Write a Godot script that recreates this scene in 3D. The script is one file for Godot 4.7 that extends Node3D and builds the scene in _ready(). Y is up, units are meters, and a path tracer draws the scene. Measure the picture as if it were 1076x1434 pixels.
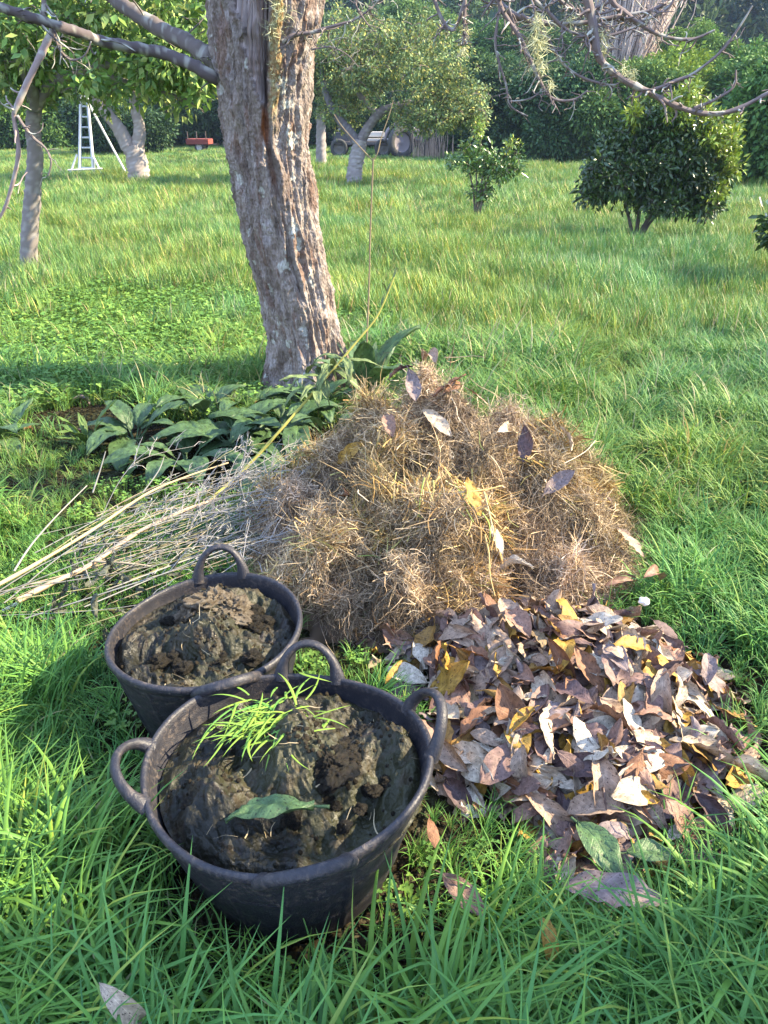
extends Node3D
# An orchard corner in low sun: two rubber tubs of manure, a hay heap, a heap of dead leaves and an old fruit tree.

var M := {}
var env: Environment
var soft := FastNoiseLite.new()
var fine := FastNoiseLite.new()
var ridge := FastNoiseLite.new()

class MB:
	var v := PackedVector3Array()
	var c := PackedColorArray()
	var t := PackedVector2Array()
	var ix := PackedInt32Array()
	func add(p: Vector3, col: Color, uv := Vector2.ZERO) -> int:
		v.append(p)
		c.append(col)
		t.append(uv)
		return v.size() - 1
	func tri(a: int, b: int, d: int) -> void:
		ix.append(a)
		ix.append(b)
		ix.append(d)
	func quad(a: int, b: int, d: int, e: int) -> void:
		tri(a, b, d)
		tri(a, d, e)
	func grid(nu: int, nv: int, from: int) -> void:  # nu rows of nv vertices
		for i in nu - 1:
			for j in nv - 1:
				var a := from + i * nv + j
				quad(a, a + 1, a + nv + 1, a + nv)
	func join(o: MB, x: Transform3D) -> void:
		var from := v.size()
		for i in o.v.size():
			add(x * o.v[i], o.c[i], o.t[i])
		for k in o.ix:
			ix.append(k + from)
	func done() -> ArrayMesh:
		var n := PackedVector3Array()
		n.resize(v.size())
		for k in range(0, ix.size(), 3):
			var a := v[ix[k]]
			var w := (v[ix[k + 2]] - a).cross(v[ix[k + 1]] - a)
			n[ix[k]] += w
			n[ix[k + 1]] += w
			n[ix[k + 2]] += w
		for i in n.size():
			n[i] = n[i].normalized() if n[i].length_squared() > 1e-24 else Vector3.UP
		var a := []
		a.resize(Mesh.ARRAY_MAX)
		a[Mesh.ARRAY_VERTEX] = v
		a[Mesh.ARRAY_NORMAL] = n
		a[Mesh.ARRAY_COLOR] = c
		a[Mesh.ARRAY_TEX_UV] = t
		a[Mesh.ARRAY_INDEX] = ix
		var m := ArrayMesh.new()
		m.add_surface_from_arrays(Mesh.PRIMITIVE_TRIANGLES, a)
		return m

func gen(s: int) -> RandomNumberGenerator:
	var r := RandomNumberGenerator.new()
	r.seed = s
	return r

func noise_of(freq: float, s: int, kind := FastNoiseLite.FRACTAL_FBM, octaves := 3) -> FastNoiseLite:
	var n := FastNoiseLite.new()
	n.noise_type = FastNoiseLite.TYPE_SIMPLEX_SMOOTH
	n.seed = s
	n.frequency = freq
	n.fractal_type = kind
	n.fractal_octaves = octaves
	return n

func mat(called: String, rough: float, spec := 0.5, back := 0.0) -> StandardMaterial3D:
	var m := StandardMaterial3D.new()
	m.resource_name = called
	m.vertex_color_use_as_albedo = true
	m.roughness = rough
	m.metallic_specular = spec
	if back > 0.0:
		m.backlight_enabled = true
		m.backlight = Color(back, back, back)
	M[called] = m
	return m

func part(called: String, mesh: Mesh, m: Material, parent: Node) -> MeshInstance3D:
	var o := MeshInstance3D.new()
	o.name = called
	o.mesh = mesh
	o.material_override = m
	parent.add_child(o, true)
	return o

var taken := {}
func numbered(called: String) -> String:
	var k: int = taken.get(called, 0)
	taken[called] = k + 1
	return called if k == 0 else "%s_%03d" % [called, k]

func tag(o: Node, label: String, category: String, group := "", kind := "") -> void:
	o.set_meta("label", label)
	o.set_meta("category", category)
	if group != "":
		o.set_meta("group", group)
	if kind != "":
		o.set_meta("kind", kind)

func thing(called: String, label: String, category: String, at := Vector3.ZERO, turn := 0.0, group := "") -> Node3D:
	var o := Node3D.new()
	o.name = numbered(called)
	add_child(o)
	o.position = at
	o.rotation.y = turn
	tag(o, label, category, group)
	return o

func single(called: String, mesh: Mesh, m: Material, label: String, category: String, x: Transform3D, group := "") -> MeshInstance3D:
	var o := MeshInstance3D.new()
	o.name = numbered(called)
	o.mesh = mesh
	o.material_override = m
	add_child(o)
	o.transform = x
	tag(o, label, category, group)
	return o

func scatter(called: String, mesh: Mesh, m: Material, places: Array, tints: Array, parent: Node) -> MultiMeshInstance3D:
	var mm := MultiMesh.new()
	mm.transform_format = MultiMesh.TRANSFORM_3D
	mm.use_colors = true
	mm.mesh = mesh
	mm.instance_count = places.size()
	for i in places.size():
		mm.set_instance_transform(i, places[i])
		mm.set_instance_color(i, tints[i])
	var o := MultiMeshInstance3D.new()
	o.name = called
	o.multimesh = mm
	o.material_override = m
	o.set_meta("kind", "stuff")
	parent.add_child(o, true)
	return o

func ground_h(x: float, z: float) -> float:
	return 0.035 * soft.get_noise_2d(x * 0.5, z * 0.5)

func on_ground(p: Vector3) -> Vector3:
	return Vector3(p.x, ground_h(p.x, p.z), p.z)

func curve(pts: Array, per: int) -> PackedVector3Array:  # a smooth line through the points
	var o := PackedVector3Array()
	var n := pts.size()
	for i in n - 1:
		var a: Vector3 = pts[maxi(i - 1, 0)]
		var b: Vector3 = pts[i]
		var c: Vector3 = pts[i + 1]
		var d: Vector3 = pts[mini(i + 2, n - 1)]
		for k in per:
			o.append(b.cubic_interpolate(c, a, d, float(k) / per))
	o.append(pts[n - 1])
	return o

func tube(mb: MB, pts: PackedVector3Array, r0: float, r1: float, sides: int, col: Color, col2 := Color(-1, 0, 0), knobs := 0.0, s := 0) -> void:
	var n := pts.size()
	var side := Vector3.ZERO
	var from := mb.v.size()
	for i in n:
		var f := (pts[mini(i + 1, n - 1)] - pts[maxi(i - 1, 0)]).normalized()
		if side == Vector3.ZERO:
			side = f.cross(Vector3.UP if absf(f.y) < 0.9 else Vector3.RIGHT).normalized()
		side = (side - f * side.dot(f)).normalized()
		var up := f.cross(side)
		var r := lerpf(r0, r1, float(i) / (n - 1))
		for k in sides + 1:
			var a := TAU * k / sides
			var d := side * cos(a) + up * sin(a)
			var rr := r
			var p := pts[i] + d * r
			if knobs > 0.0:
				rr *= 1.0 + knobs * fine.get_noise_3d(p.x * 14.0 + s, p.y * 14.0, p.z * 14.0)
			var cc := col
			if col2.r >= 0.0:
				var q := fine.get_noise_3d(p.x * 12.0 + s * 3.0, p.y * 12.0, p.z * 12.0)
				cc = col.lerp(col2, smoothstep(0.1, 0.3, q))
			mb.add(pts[i] + d * rr, cc, Vector2(float(k) / sides, i * 0.1))
	for i in n - 1:
		for k in sides:
			var a := from + i * (sides + 1) + k
			mb.quad(a, a + sides + 1, a + sides + 2, a + 1)
	for e in [0, n - 1]:
		var mid := mb.add(pts[e], col)
		for k in sides:
			var a: int = from + e * (sides + 1) + k
			if e == 0:
				mb.tri(mid, a, a + 1)
			else:
				mb.tri(mid, a + 1, a)

func box(mb: MB, x: Transform3D, size: Vector3, col: Color, bevel := 0.0) -> void:
	var b := bevel if bevel > 0.0 else minf(size.x, minf(size.y, size.z)) * 0.12
	var h := size * 0.5
	for ax in 3:
		for s in [-1.0, 1.0]:
			var n := Vector3.ZERO
			n[ax] = s
			var u := Vector3.ZERO
			u[(ax + 1) % 3] = 1.0
			var w := n.cross(u)
			var p := []
			for q in [[-1, -1], [1, -1], [1, 1], [-1, 1]]:
				p.append(mb.add(x * (n * h[ax] + u * q[0] * (h[(ax + 1) % 3] - b) + w * q[1] * (absf(w.dot(h)) - b)), col))
			mb.quad(p[0], p[3], p[2], p[1])
			# bevel strips to the neighbouring faces
			for e in [[u, w, h[(ax + 1) % 3]], [w, u, absf(w.dot(h))]]:
				for s2 in [-1.0, 1.0]:
					var along: Vector3 = e[1]
					var la := absf(along.dot(h)) - b
					var out: Vector3 = e[0] * s2
					var a1: Vector3 = x * (n * h[ax] + out * (e[2] - b) + along * la)
					var a2: Vector3 = x * (n * h[ax] + out * (e[2] - b) - along * la)
					var b1: Vector3 = x * (n * (h[ax] - b) + out * e[2] + along * la)
					var b2: Vector3 = x * (n * (h[ax] - b) + out * e[2] - along * la)
					var i1 := mb.add(a1, col)
					var i2 := mb.add(a2, col)
					var i3 := mb.add(b2, col)
					var i4 := mb.add(b1, col)
					if (a2 - a1).cross(b1 - a1).dot(x.basis * (n + out)) > 0.0:
						mb.quad(i1, i4, i3, i2)
					else:
						mb.quad(i1, i2, i3, i4)

func lerp3(a: Color, b: Color, k: float) -> Color:
	return a.lerp(b, clampf(k, 0.0, 1.0))

func spin(r: RandomNumberGenerator) -> Basis:
	return Basis.from_euler(Vector3(r.randf() * TAU, r.randf() * TAU, r.randf() * TAU))

# ---------------------------------------------------------------- leaves and blades

func blade(mb: MB, base: Vector3, az: float, length: float, w: float, a0: float, a1: float, col: Color, rows := 5, twist := 0.0) -> void:
	var pos := base
	var from := mb.v.size()
	for i in rows + 1:
		var k := float(i) / rows
		var ang := lerpf(a0, a1, pow(k, 1.4))
		var z := az + twist * k
		var dir := Vector3(sin(ang) * cos(z), cos(ang), sin(ang) * sin(z))
		var side := Vector3(-sin(z), 0, cos(z))
		var n := side.cross(dir)
		var wd := w * (0.65 + 0.35 * minf(1.0, k * 4.0)) * (1.0 - pow(k, 2.4))
		mb.add(pos - side * wd, col)
		mb.add(pos + n * wd * 0.45, col)
		mb.add(pos + side * wd, col)
		pos += dir * length / rows
	mb.grid(rows + 1, 3, from)

func thin_blade(mb: MB, base: Vector3, az: float, length: float, w: float, a0: float, a1: float, col: Color) -> void:
	var pos := base
	var from := mb.v.size()
	for i in 4:
		var k := i / 3.0
		var ang := lerpf(a0, a1, k)
		var dir := Vector3(sin(ang) * cos(az), cos(ang), sin(ang) * sin(az))
		var side := Vector3(-sin(az), 0, cos(az)) * w * (1.0 - k * k)
		mb.add(pos - side, col)
		mb.add(pos + side, col)
		pos += dir * length / 3.0
	mb.grid(4, 2, from)

func grass_clump(s: int, n: int, l0: float, l1: float, w: float, spread: float, near: bool) -> ArrayMesh:
	var r := gen(s)
	var mb := MB.new()
	var lean := r.randf() * TAU
	for i in n:
		var a := r.randf() * TAU
		var d := spread * sqrt(r.randf())
		var base := Vector3(cos(a) * d, -0.01, sin(a) * d)
		var az := lean + r.randfn(0.0, 1.25)
		var col := lerp3(Color(0.165, 0.280, 0.050), Color(0.085, 0.195, 0.052), r.randf())
		var q := r.randf()
		if q < 0.1:
			col = Color(0.26, 0.31, 0.06)
		elif q < 0.15:
			col = Color(0.36, 0.31, 0.15)
		var ll := lerpf(l0, l1, r.randf())
		if near:
			blade(mb, base, az, ll, w * r.randf_range(0.55, 1.15), r.randf_range(0.05, 0.7), r.randf_range(1.0, 2.3), col, 6, r.randfn(0.0, 0.35))
		else:
			thin_blade(mb, base, az, ll, w * r.randf_range(0.6, 1.2), r.randf_range(0.0, 0.4), r.randf_range(0.4, 1.5), col)
	var made := mb.done()
	leans[made] = lean
	return made

var leans := {}

func clover_clump(s: int, n: int, spread: float) -> ArrayMesh:
	var r := gen(s)
	var mb := MB.new()
	for i in n:
		var a := r.randf() * TAU
		var d := spread * sqrt(r.randf())
		var hgt := r.randf_range(0.03, 0.09)
		var top := Vector3(cos(a) * d, hgt, sin(a) * d)
		var col := lerp3(Color(0.13, 0.26, 0.05), Color(0.07, 0.19, 0.045), r.randf())
		var stalk := PackedVector3Array([Vector3(top.x * 0.8, -0.01, top.z * 0.8), top])
		tube(mb, stalk, 0.0012, 0.001, 3, col)
		var tilt := Basis(Vector3(cos(a + 1.5), 0, sin(a + 1.5)), r.randf_range(-0.7, 0.7))
		var size := r.randf_range(0.004, 0.0078)
		var turn := r.randf() * TAU
		for k in 3:
			var b := turn + k * TAU / 3.0
			var o := tilt * Vector3(cos(b), 0.12, sin(b))
			var sd := tilt * Vector3(-sin(b), 0, cos(b))
			var mid := mb.add(top + o * size, col)
			var ring := []
			for j in 7:
				var g := TAU * j / 7.0
				ring.append(mb.add(top + o * size * (1.0 - cos(g)) + sd * size * 0.85 * sin(g) + Vector3.UP * size * 0.18 * absf(sin(g)), col))
			for j in 7:
				mb.tri(mid, ring[j], ring[(j + 1) % 7])
	return mb.done()

# a dead or living leaf: base at the origin, along +z, face up; bend curls it along its length, roll across
func leaf_mesh(s: int, length: float, width: float, bend: float, roll: float, crumple: float, stalk: float, blunt := 0.9) -> ArrayMesh:
	var r := gen(s)
	var mb := MB.new()
	var nu := 13
	var nv := 7
	var off := r.randf() * 100.0
	var pos := Vector3.ZERO
	var ang := -bend * 0.35
	var side_bend := r.randfn(0.0, 0.25)
	var bends := bend * r.randf_range(0.7, 1.3)
	var from := 0
	for i in nu:
		var k := float(i) / (nu - 1)
		var dir := Vector3(sin(side_bend * k), sin(-ang), cos(ang)).normalized()
		var side := Vector3.UP.cross(dir).normalized()
		var up := dir.cross(side)
		var w := width * 0.5 * pow(sin(PI * pow(clampf(k, 0.0, 1.0), blunt)), 0.75)
		if i == 0 or i == nu - 1:
			w = width * 0.02
		for j in nv:
			var q := 2.0 * j / (nv - 1) - 1.0
			var g := q * roll * (0.6 + 0.4 * k)
			var x := w * q if absf(roll) < 0.05 else w * sin(g) / roll
			var y := 0.0 if absf(roll) < 0.05 else w * (1.0 - cos(g)) / roll
			var wob := crumple * fine.get_noise_3d(k * 5.0 + off, q * 4.0, off) * length
			var edge := crumple * 1.4 * fine.get_noise_2d(k * 6.0 + off, signf(q) * 9.0) * length * absf(q) * absf(q)
			mb.add(pos + side * x + up * (y + wob + edge + absf(q) * w * 0.12), Color.WHITE, Vector2(0.5 + 0.48 * q, k))
		pos += dir * length / (nu - 1)
		ang += bends / (nu - 1)
	mb.grid(nu, nv, from)
	if stalk > 0.0:
		var e := Vector3(r.randfn(0.0, 0.3), r.randf_range(-0.2, 0.5), -1).normalized() * stalk
		tube(mb, PackedVector3Array([Vector3(0, 0, 0.004), e * 0.5 + Vector3(0, 0.002, 0), e]), length * 0.013, length * 0.01, 4, Color(0.9, 0.8, 0.7))
	return mb.done()

# simple folded leaf of four faces for crowns
func folded_leaf(mb: MB, at: Vector3, b: Basis, length: float, width: float, col: Color, fold := 0.25) -> void:
	var m := at + b.z * length * 0.5 + b.y * (-width * fold)
	var i0 := mb.add(at, col)
	var i1 := mb.add(at + b.z * length * 0.45 + b.x * width * 0.5, col)
	var i2 := mb.add(at + b.z * length - b.y * length * 0.12, col)
	var i3 := mb.add(at + b.z * length * 0.45 - b.x * width * 0.5, col)
	var i4 := mb.add(m, col)
	mb.tri(i0, i4, i1)
	mb.tri(i1, i4, i2)
	mb.tri(i2, i4, i3)
	mb.tri(i3, i4, i0)

func leaf_cluster(s: int, n: int, length: float, width: float, radius: float, cols: Array, twig: float) -> ArrayMesh:
	var r := gen(s)
	var mb := MB.new()
	if twig > 0.0:
		for i in 3:
			var e := spin(r) * Vector3(0, radius * 0.9, 0)
			tube(mb, PackedVector3Array([Vector3.ZERO, e * 0.5 + Vector3(0, radius * 0.08, 0), e]), twig, twig * 0.5, 4, Color(0.13, 0.11, 0.09))
	for i in n:
		var p := spin(r) * Vector3(0, 0, radius * pow(r.randf(), 0.5))
		p.y *= 0.8
		var out := (p.normalized() + Vector3(0, -0.25, 0) + Vector3(r.randfn(0, 0.5), r.randfn(0, 0.5), r.randfn(0, 0.5))).normalized()
		var x := out.cross(Vector3.UP).normalized()
		if x.length() < 0.5:
			x = Vector3.RIGHT
		var b := Basis(x, out.cross(x).normalized() * -1.0, out)
		b = Basis(out, r.randfn(0, 0.6)) * b
		var c: Color = cols[r.randi() % cols.size()]
		var k := r.randf_range(0.75, 1.25)
		folded_leaf(mb, p, b, length * r.randf_range(0.7, 1.2), width * r.randf_range(0.8, 1.15), Color(c.r * k, c.g * k, c.b * k))
	return mb.done()

# ---------------------------------------------------------------- textures

func leaf_texture() -> ImageTexture:
	var im := Image.create(128, 256, false, Image.FORMAT_RGB8)
	var n := noise_of(0.03, 71)
	var n2 := noise_of(0.15, 72)
	for y in 256:
		for x in 128:
			var q := absf(x - 63.5) / 63.5
			var k := y / 255.0
			var vein := 0.0
			vein = maxf(vein, 1.0 - smoothstep(0.012, 0.05, q))
			var f := fposmod((k - q * 0.22) * 9.0, 1.0)
			vein = maxf(vein, 0.6 * (1.0 - smoothstep(0.02, 0.09, minf(f, 1.0 - f))))
			var net := n2.get_noise_2d(x * 1.6, y * 1.6)
			var blot := n.get_noise_2d(x, y)
			var g := 0.78 + 0.16 * blot + 0.08 * net + 0.13 * vein
			var spot := smoothstep(0.42, 0.5, n.get_noise_2d(x * 1.9 + 300, y * 1.9))
			g *= 1.0 - 0.45 * spot
			im.set_pixel(x, y, Color(clampf(g, 0, 1), clampf(g * 0.985 - 0.03 * spot, 0, 1), clampf(g * 0.97 - 0.02 * spot, 0, 1)))
	return ImageTexture.create_from_image(im)

func vein_bump() -> ImageTexture:
	var im := Image.create(128, 256, false, Image.FORMAT_L8)
	var n2 := noise_of(0.12, 73)
	for y in 256:
		for x in 128:
			var q := absf(x - 63.5) / 63.5
			var k := y / 255.0
			var f := fposmod((k - q * 0.22) * 9.0, 1.0)
			var vein := maxf(1.0 - smoothstep(0.0, 0.08, q), 0.6 * (1.0 - smoothstep(0.0, 0.16, minf(f, 1.0 - f))))
			var g := 0.62 - 0.4 * vein + 0.2 * n2.get_noise_2d(x, y)
			im.set_pixel(x, y, Color(g, g, g))
	return ImageTexture.create_from_image(im)

func noise_texture(freq: float, s: int, a: Color, b: Color, size := 512, lo := 0.35, hi := 0.65) -> NoiseTexture2D:
	var t := NoiseTexture2D.new()
	t.width = size
	t.height = size
	t.seamless = true
	t.noise = noise_of(freq, s, FastNoiseLite.FRACTAL_FBM, 5)
	var g := Gradient.new()
	g.set_offset(0, lo)
	g.set_color(0, a)
	g.set_offset(1, hi)
	g.set_color(1, b)
	t.color_ramp = g
	return t

# ---------------------------------------------------------------- tubs

func tub_point(th: float, r: float, y: float, h: float, wave: float, ph: float) -> Vector3:
	var k := y / h
	var rr := r * (1.0 + k * k * (0.042 * cos(2.0 * th + ph) + 0.010 * cos(3.0 * th + ph * 2.0)))
	var yy := y + k * k * wave * cos(2.0 * th + ph + 0.6)
	return Vector3(sin(th) * rr, yy, cos(th) * rr)

func make_tub(label: String, at: Vector3, rt: float, rb: float, h: float, ph: float, lean: Vector3, handles: Array) -> Node3D:
	var o := thing("rubber_tub", label, "tub", at, 0.0, "black rubber tubs of manure")
	o.rotation = lean
	var prof := []
	prof.append([0.0, 0.0, false])
	prof.append([rb * 0.5, 0.0, false])
	prof.append([rb - 0.012, 0.001, false])
	prof.append([rb - 0.003, 0.006, false])
	for i in 41:
		var k := i / 40.0
		prof.append([lerpf(rb, rt, pow(k, 0.92)), lerpf(0.012, h - 0.03, k), true])
	for q in [[0.003, -0.025], [0.008, -0.020], [0.0105, -0.013], [0.0095, -0.005], [0.006, 0.0], [0.0, 0.001], [-0.004, -0.004], [-0.006, -0.014], [-0.0065, -0.03]]:
		prof.append([rt + q[0], h + q[1], false])
	for i in 12:
		var k := 1.0 - (i + 1) / 12.0
		prof.append([lerpf(rb, rt, pow(k, 0.92)) - 0.0065, lerpf(0.02, h - 0.03, k), false])
	prof.append([0.0, 0.02, false])
	var mb := MB.new()
	var seg := 224
	for i in prof.size():
		for j in seg + 1:
			var th := TAU * j / seg
			var r: float = prof[i][0]
			var y: float = prof[i][1]
			if prof[i][2]:
				var rib := 0.0
				var f := fposmod(th / TAU * 14.0 + 0.3, 1.0)
				rib = maxf(rib, 1.0 - smoothstep(0.02, 0.05, absf(f - 0.5)))
				for yy in [0.3, 0.62, 0.86]:
					rib = maxf(rib, 0.6 * (1.0 - smoothstep(0.006, 0.016, absf(y / h - yy))))
				r += 0.0036 * rib
				r += 0.0012 * fine.get_noise_3d(sin(th) * 4.0, y * 9.0, cos(th) * 4.0)
			mb.add(tub_point(th, r, y, h, 0.010, ph), Color.WHITE)
	mb.grid(prof.size(), seg + 1, 0)
	part("body", mb.done(), M.rubber, o)
	for hd in handles:  # [angle, half width in radians, outward tilt, height]
		var pts := PackedVector3Array()
		var hb := MB.new()
		var n := 22
		var rad := Vector3(sin(hd[0]), 0, cos(hd[0]))
		for i in n + 1:
			var k := PI * i / n
			var th: float = hd[0] + hd[1] * cos(k) * (1.0 - 0.10 * sin(k))
			var b := tub_point(th, rt + 0.004, h, h, 0.010, ph)
			var up: float = pow(sin(k), 0.72) * hd[3]
			pts.append(b + (Vector3.UP * cos(hd[2]) + rad * sin(hd[2])) * up + Vector3.UP * (-0.016 + 0.012 * sin(k)))
		# oval section, thicker where it grows out of the rim
		var from := 0
		var sides := 14
		var across := (Vector3.UP * sin(-hd[2]) + rad * cos(hd[2])).normalized()
		for i in n + 1:
			var f := (pts[mini(i + 1, n)] - pts[maxi(i - 1, 0)]).normalized()
			var a := (across - f * across.dot(f)).normalized()
			var b := f.cross(a)
			var e := absf(2.0 * i / n - 1.0)
			var fat := 1.0 + 1.3 * pow(e, 5.0)
			for j in sides + 1:
				var g := TAU * j / sides
				hb.add(pts[i] + a * cos(g) * 0.0125 * (1.0 + 0.2 * (fat - 1.0)) + b * sin(g) * 0.0092 * fat, Color.WHITE)
		for i in n:
			for j in sides:
				var q := from + i * (sides + 1) + j
				hb.quad(q, q + sides + 1, q + sides + 2, q + 1)
		part("handle", hb.done(), M.rubber, o)
	return o

func clod_mesh(s: int, rough: float, col: Color, col2: Color) -> ArrayMesh:
	var mb := MB.new()
	var nu := 40
	var nv := 64
	for i in nu + 1:
		for j in nv + 1:
			var a := PI * i / nu
			var b := TAU * (j % nv) / nv
			var d := Vector3(sin(a) * cos(b), cos(a), sin(a) * sin(b))
			var k := 1.0 + rough * 1.5 * soft.get_noise_3d(d.x * 2.2 + s * 7.3, d.y * 2.2, d.z * 2.2) + rough * 0.9 * ridge.get_noise_3d(d.x * 0.35 + s * 3.1, d.y * 0.35, d.z * 0.35) + rough * 0.42 * fine.get_noise_3d(d.x * 6.0 + s, d.y * 6.0, d.z * 6.0)
			var q := fine.get_noise_3d(d.x * 3.0, d.y * 3.0 + s * 5.0, d.z * 3.0)
			mb.add(d * k * Vector3(1, 0.62, 1), lerp3(col, col2, 0.5 + q * 1.6))
	mb.grid(nu + 1, nv + 1, 0)
	return mb.done()

func manure(called: String, label: String, at: Vector3, rad: float, level: float, ph: float, tall: float, bumps: Array, clods: Array, s: int) -> Node3D:
	var o := thing(called, label, "manure", at, 0.0, "manure filling the tubs")
	var mb := MB.new()
	var nr := 84
	var na := 190
	for i in nr + 1:
		for j in na + 1:
			var r := rad * i / nr
			var a := TAU * (j % na) / na
			var oval := tub_point(a, r, level, tall, 0.0, ph)
			var x := oval.x
			var z := oval.z
			var y := level
			for b in bumps:  # x, z, radius, height
				var d: float = Vector2(x - b[0], z - b[1]).length() / b[2]
				if d < 1.0:
					y += b[3] * pow(1.0 - d * d, 1.5)
			var k := smoothstep(1.0, 0.9, float(i) / nr)
			y += k * (0.05 * soft.get_noise_3d(x * 13.0, z * 13.0, s) + 0.020 * ridge.get_noise_3d(x * 1.3, z * 1.3, s + 20.0) + 0.010 * fine.get_noise_3d(x * 14.0, z * 14.0, s))
			y += k * 0.006 * fine.get_noise_3d(x * 42.0, z * 42.0, s + 9)
			var q := soft.get_noise_3d(x * 9.0 + 40.0, z * 9.0, s)
			var col := lerp3(Color(0.009, 0.0085, 0.0065), Color(0.030, 0.028, 0.013), 0.5 + q * 1.7)
			col = lerp3(col, Color(0.048, 0.039, 0.022), smoothstep(0.1, 0.45, fine.get_noise_3d(x * 11.0, z * 11.0 + 70.0, s)) * 0.65)
			mb.add(Vector3(x, y, z), col)
	mb.grid(nr + 1, na + 1, 0)
	part("surface", mb.done(), M.manure, o)
	# loose crumbs and bits of straw on top
	var rc := gen(s * 17 + 3)
	var cm := MB.new()
	for i in 6:
		for j in 9:
			var a := PI * i / 5.0
			var b := TAU * (j % 8) / 8.0
			var d := Vector3(sin(a) * cos(b), cos(a), sin(a) * sin(b))
			cm.add(d * (1.0 + 0.5 * fine.get_noise_3d(d.x * 1.5 + s, d.y * 1.5, d.z * 1.5)), Color.WHITE)
	cm.grid(6, 9, 0)
	var xs := []
	var cs := []
	var verts := mb.v
	for i in 700:
		var q := verts[rc.randi_range(na * 3, verts.size() - na * 4)]
		if fine.get_noise_3d(q.x * 9.0, q.z * 9.0, s + 3.0) < 0.08:
			continue
		xs.append(Transform3D(spin(rc).scaled(Vector3.ONE * rc.randf_range(0.0012, 0.0055)), q))
		var k := rc.randf_range(0.6, 1.6)
		cs.append(Color(0.060 * k, 0.048 * k, 0.031 * k))
	scatter("crumb", cm.done(), M.manure_dry, xs, cs, o)
	for i in 26:
		var sm := MB.new()
		var q := verts[rc.randi_range(na * 5, verts.size() - na * 8)]
		strand(sm, rc, q + Vector3(0, 0.004, 0), Vector3(rc.randfn(0, 1), 0.1, rc.randfn(0, 1)), rc.randf_range(0.02, 0.07), rc.randf_range(0.0008, 0.0018), 0.5, Color(0.36, 0.29, 0.17), 7, 0.2)
		part("straw", sm.done(), M.hay, o)
	var r := gen(s * 13 + 5)
	var shapes := []
	for i in 5:
		shapes.append(clod_mesh(s * 10 + i, 0.40, Color(0.011, 0.0095, 0.007), Color(0.045, 0.036, 0.022)))
	var pale := clod_mesh(s * 10 + 7, 0.45, Color(0.16, 0.125, 0.085), Color(0.30, 0.25, 0.18))
	for c in clods:  # x, y, z, size, pale
		var q := part("clod", pale if c[4] > 0.5 else shapes[r.randi() % 5], M.manure_dry if c[4] > 0.5 else M.manure, o)
		q.transform = Transform3D(Basis.from_euler(Vector3(r.randfn(0, 0.3), r.randf() * TAU, r.randfn(0, 0.3))).scaled(Vector3.ONE * c[3]), Vector3(c[0], c[1] - c[3] * 0.35, c[2]))
	return o

# ---------------------------------------------------------------- hay heap

const HAY := Vector3(0.20, 0.0, -2.72)

func hay_h(x: float, z: float) -> float:
	var dx := x - HAY.x
	var dz := z - HAY.z
	var a := atan2(dz, dx)
	var rr := 1.0 + 0.09 * soft.get_noise_2d(cos(a) * 6.0, sin(a) * 6.0 + 50.0) + 0.24 * exp(-pow((a - 2.05) / 0.42, 2.0))
	var r := Vector2(dx / 0.79, dz / (0.74 if dz > 0.0 else 0.42)).length() / rr
	if r >= 1.0:
		return 0.0
	var h := 0.13 * (1.0 - pow(r, 4.0)) + 0.42 * pow(1.0 - r, 1.25) + 0.075 * exp(-pow(r / 0.2, 2.0)) + 0.14 * exp(-pow(Vector2(dx - 0.50, dz).length() / 0.20, 2.0)) * minf(1.0, (1.0 - r) / 0.35)
	h += smoothstep(1.0, 0.75, r) * (0.13 * soft.get_noise_2d(x * 9.0, z * 9.0 + 9.0) + 0.14 * soft.get_noise_2d(x * 19.0, z * 19.0) + 0.09 * (0.25 - absf(soft.get_noise_2d(x * 30.0, z * 30.0 + 5.0)) * 2.0))
	return maxf(h, 0.0)

func hay_normal(x: float, z: float, e := 0.02) -> Vector3:
	return Vector3(hay_h(x - e, z) - hay_h(x + e, z), 2.0 * e, hay_h(x, z - e) - hay_h(x, z + e)).normalized()

func strand(mb: MB, r: RandomNumberGenerator, at: Vector3, dir: Vector3, length: float, w: float, wild: float, col: Color, n := 7, fall := 0.0) -> void:
	var from := mb.v.size()
	var p := at
	var d := dir.normalized()
	var side := d.cross(Vector3(r.randfn(0, 1), r.randfn(0, 1), r.randfn(0, 1))).normalized()
	var bend := Vector3(r.randfn(0, 1), r.randfn(0, 0.6), r.randfn(0, 1)) * wild + Vector3(0, -fall, 0)
	for i in n:
		var k := float(i) / (n - 1)
		var ww := w * (1.0 - 0.75 * k * k)
		mb.add(p - side * ww, col)
		mb.add(p + side * ww, col)
		d = (d + bend / n + Vector3(r.randfn(0, 1), r.randfn(0, 1), r.randfn(0, 1)) * wild * 0.28).normalized()
		side = (side - d * side.dot(d)).normalized()
		p += d * length / (n - 1)
	mb.grid(n, 2, from)

func hay_tuft(s: int, n: int, radius: float, l0: float, l1: float, w: float, wild: float, cols: Array) -> ArrayMesh:
	var r := gen(s)
	var mb := MB.new()
	var comb := Vector3(cos(s * 2.4), 0, sin(s * 2.4))
	for i in n:
		var p := spin(r) * Vector3(0, 0, radius * pow(r.randf(), 0.5))
		p.y *= 0.12
		var d := (comb * (1.0 if r.randf() < 0.5 else -1.0) + Vector3(r.randfn(0, 0.5), r.randfn(0.10, 0.08), r.randfn(0, 0.5))).normalized()
		var c: Color = cols[r.randi() % cols.size()]
		var k := r.randf_range(0.65, 1.3)
		var ln := r.randf_range(l0, l1)
		strand(mb, r, p - d * ln * 0.5, d, ln, w * r.randf_range(0.6, 1.3), wild, Color(c.r * k, c.g * k, c.b * k), 7, 0.75)
	return mb.done()

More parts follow.
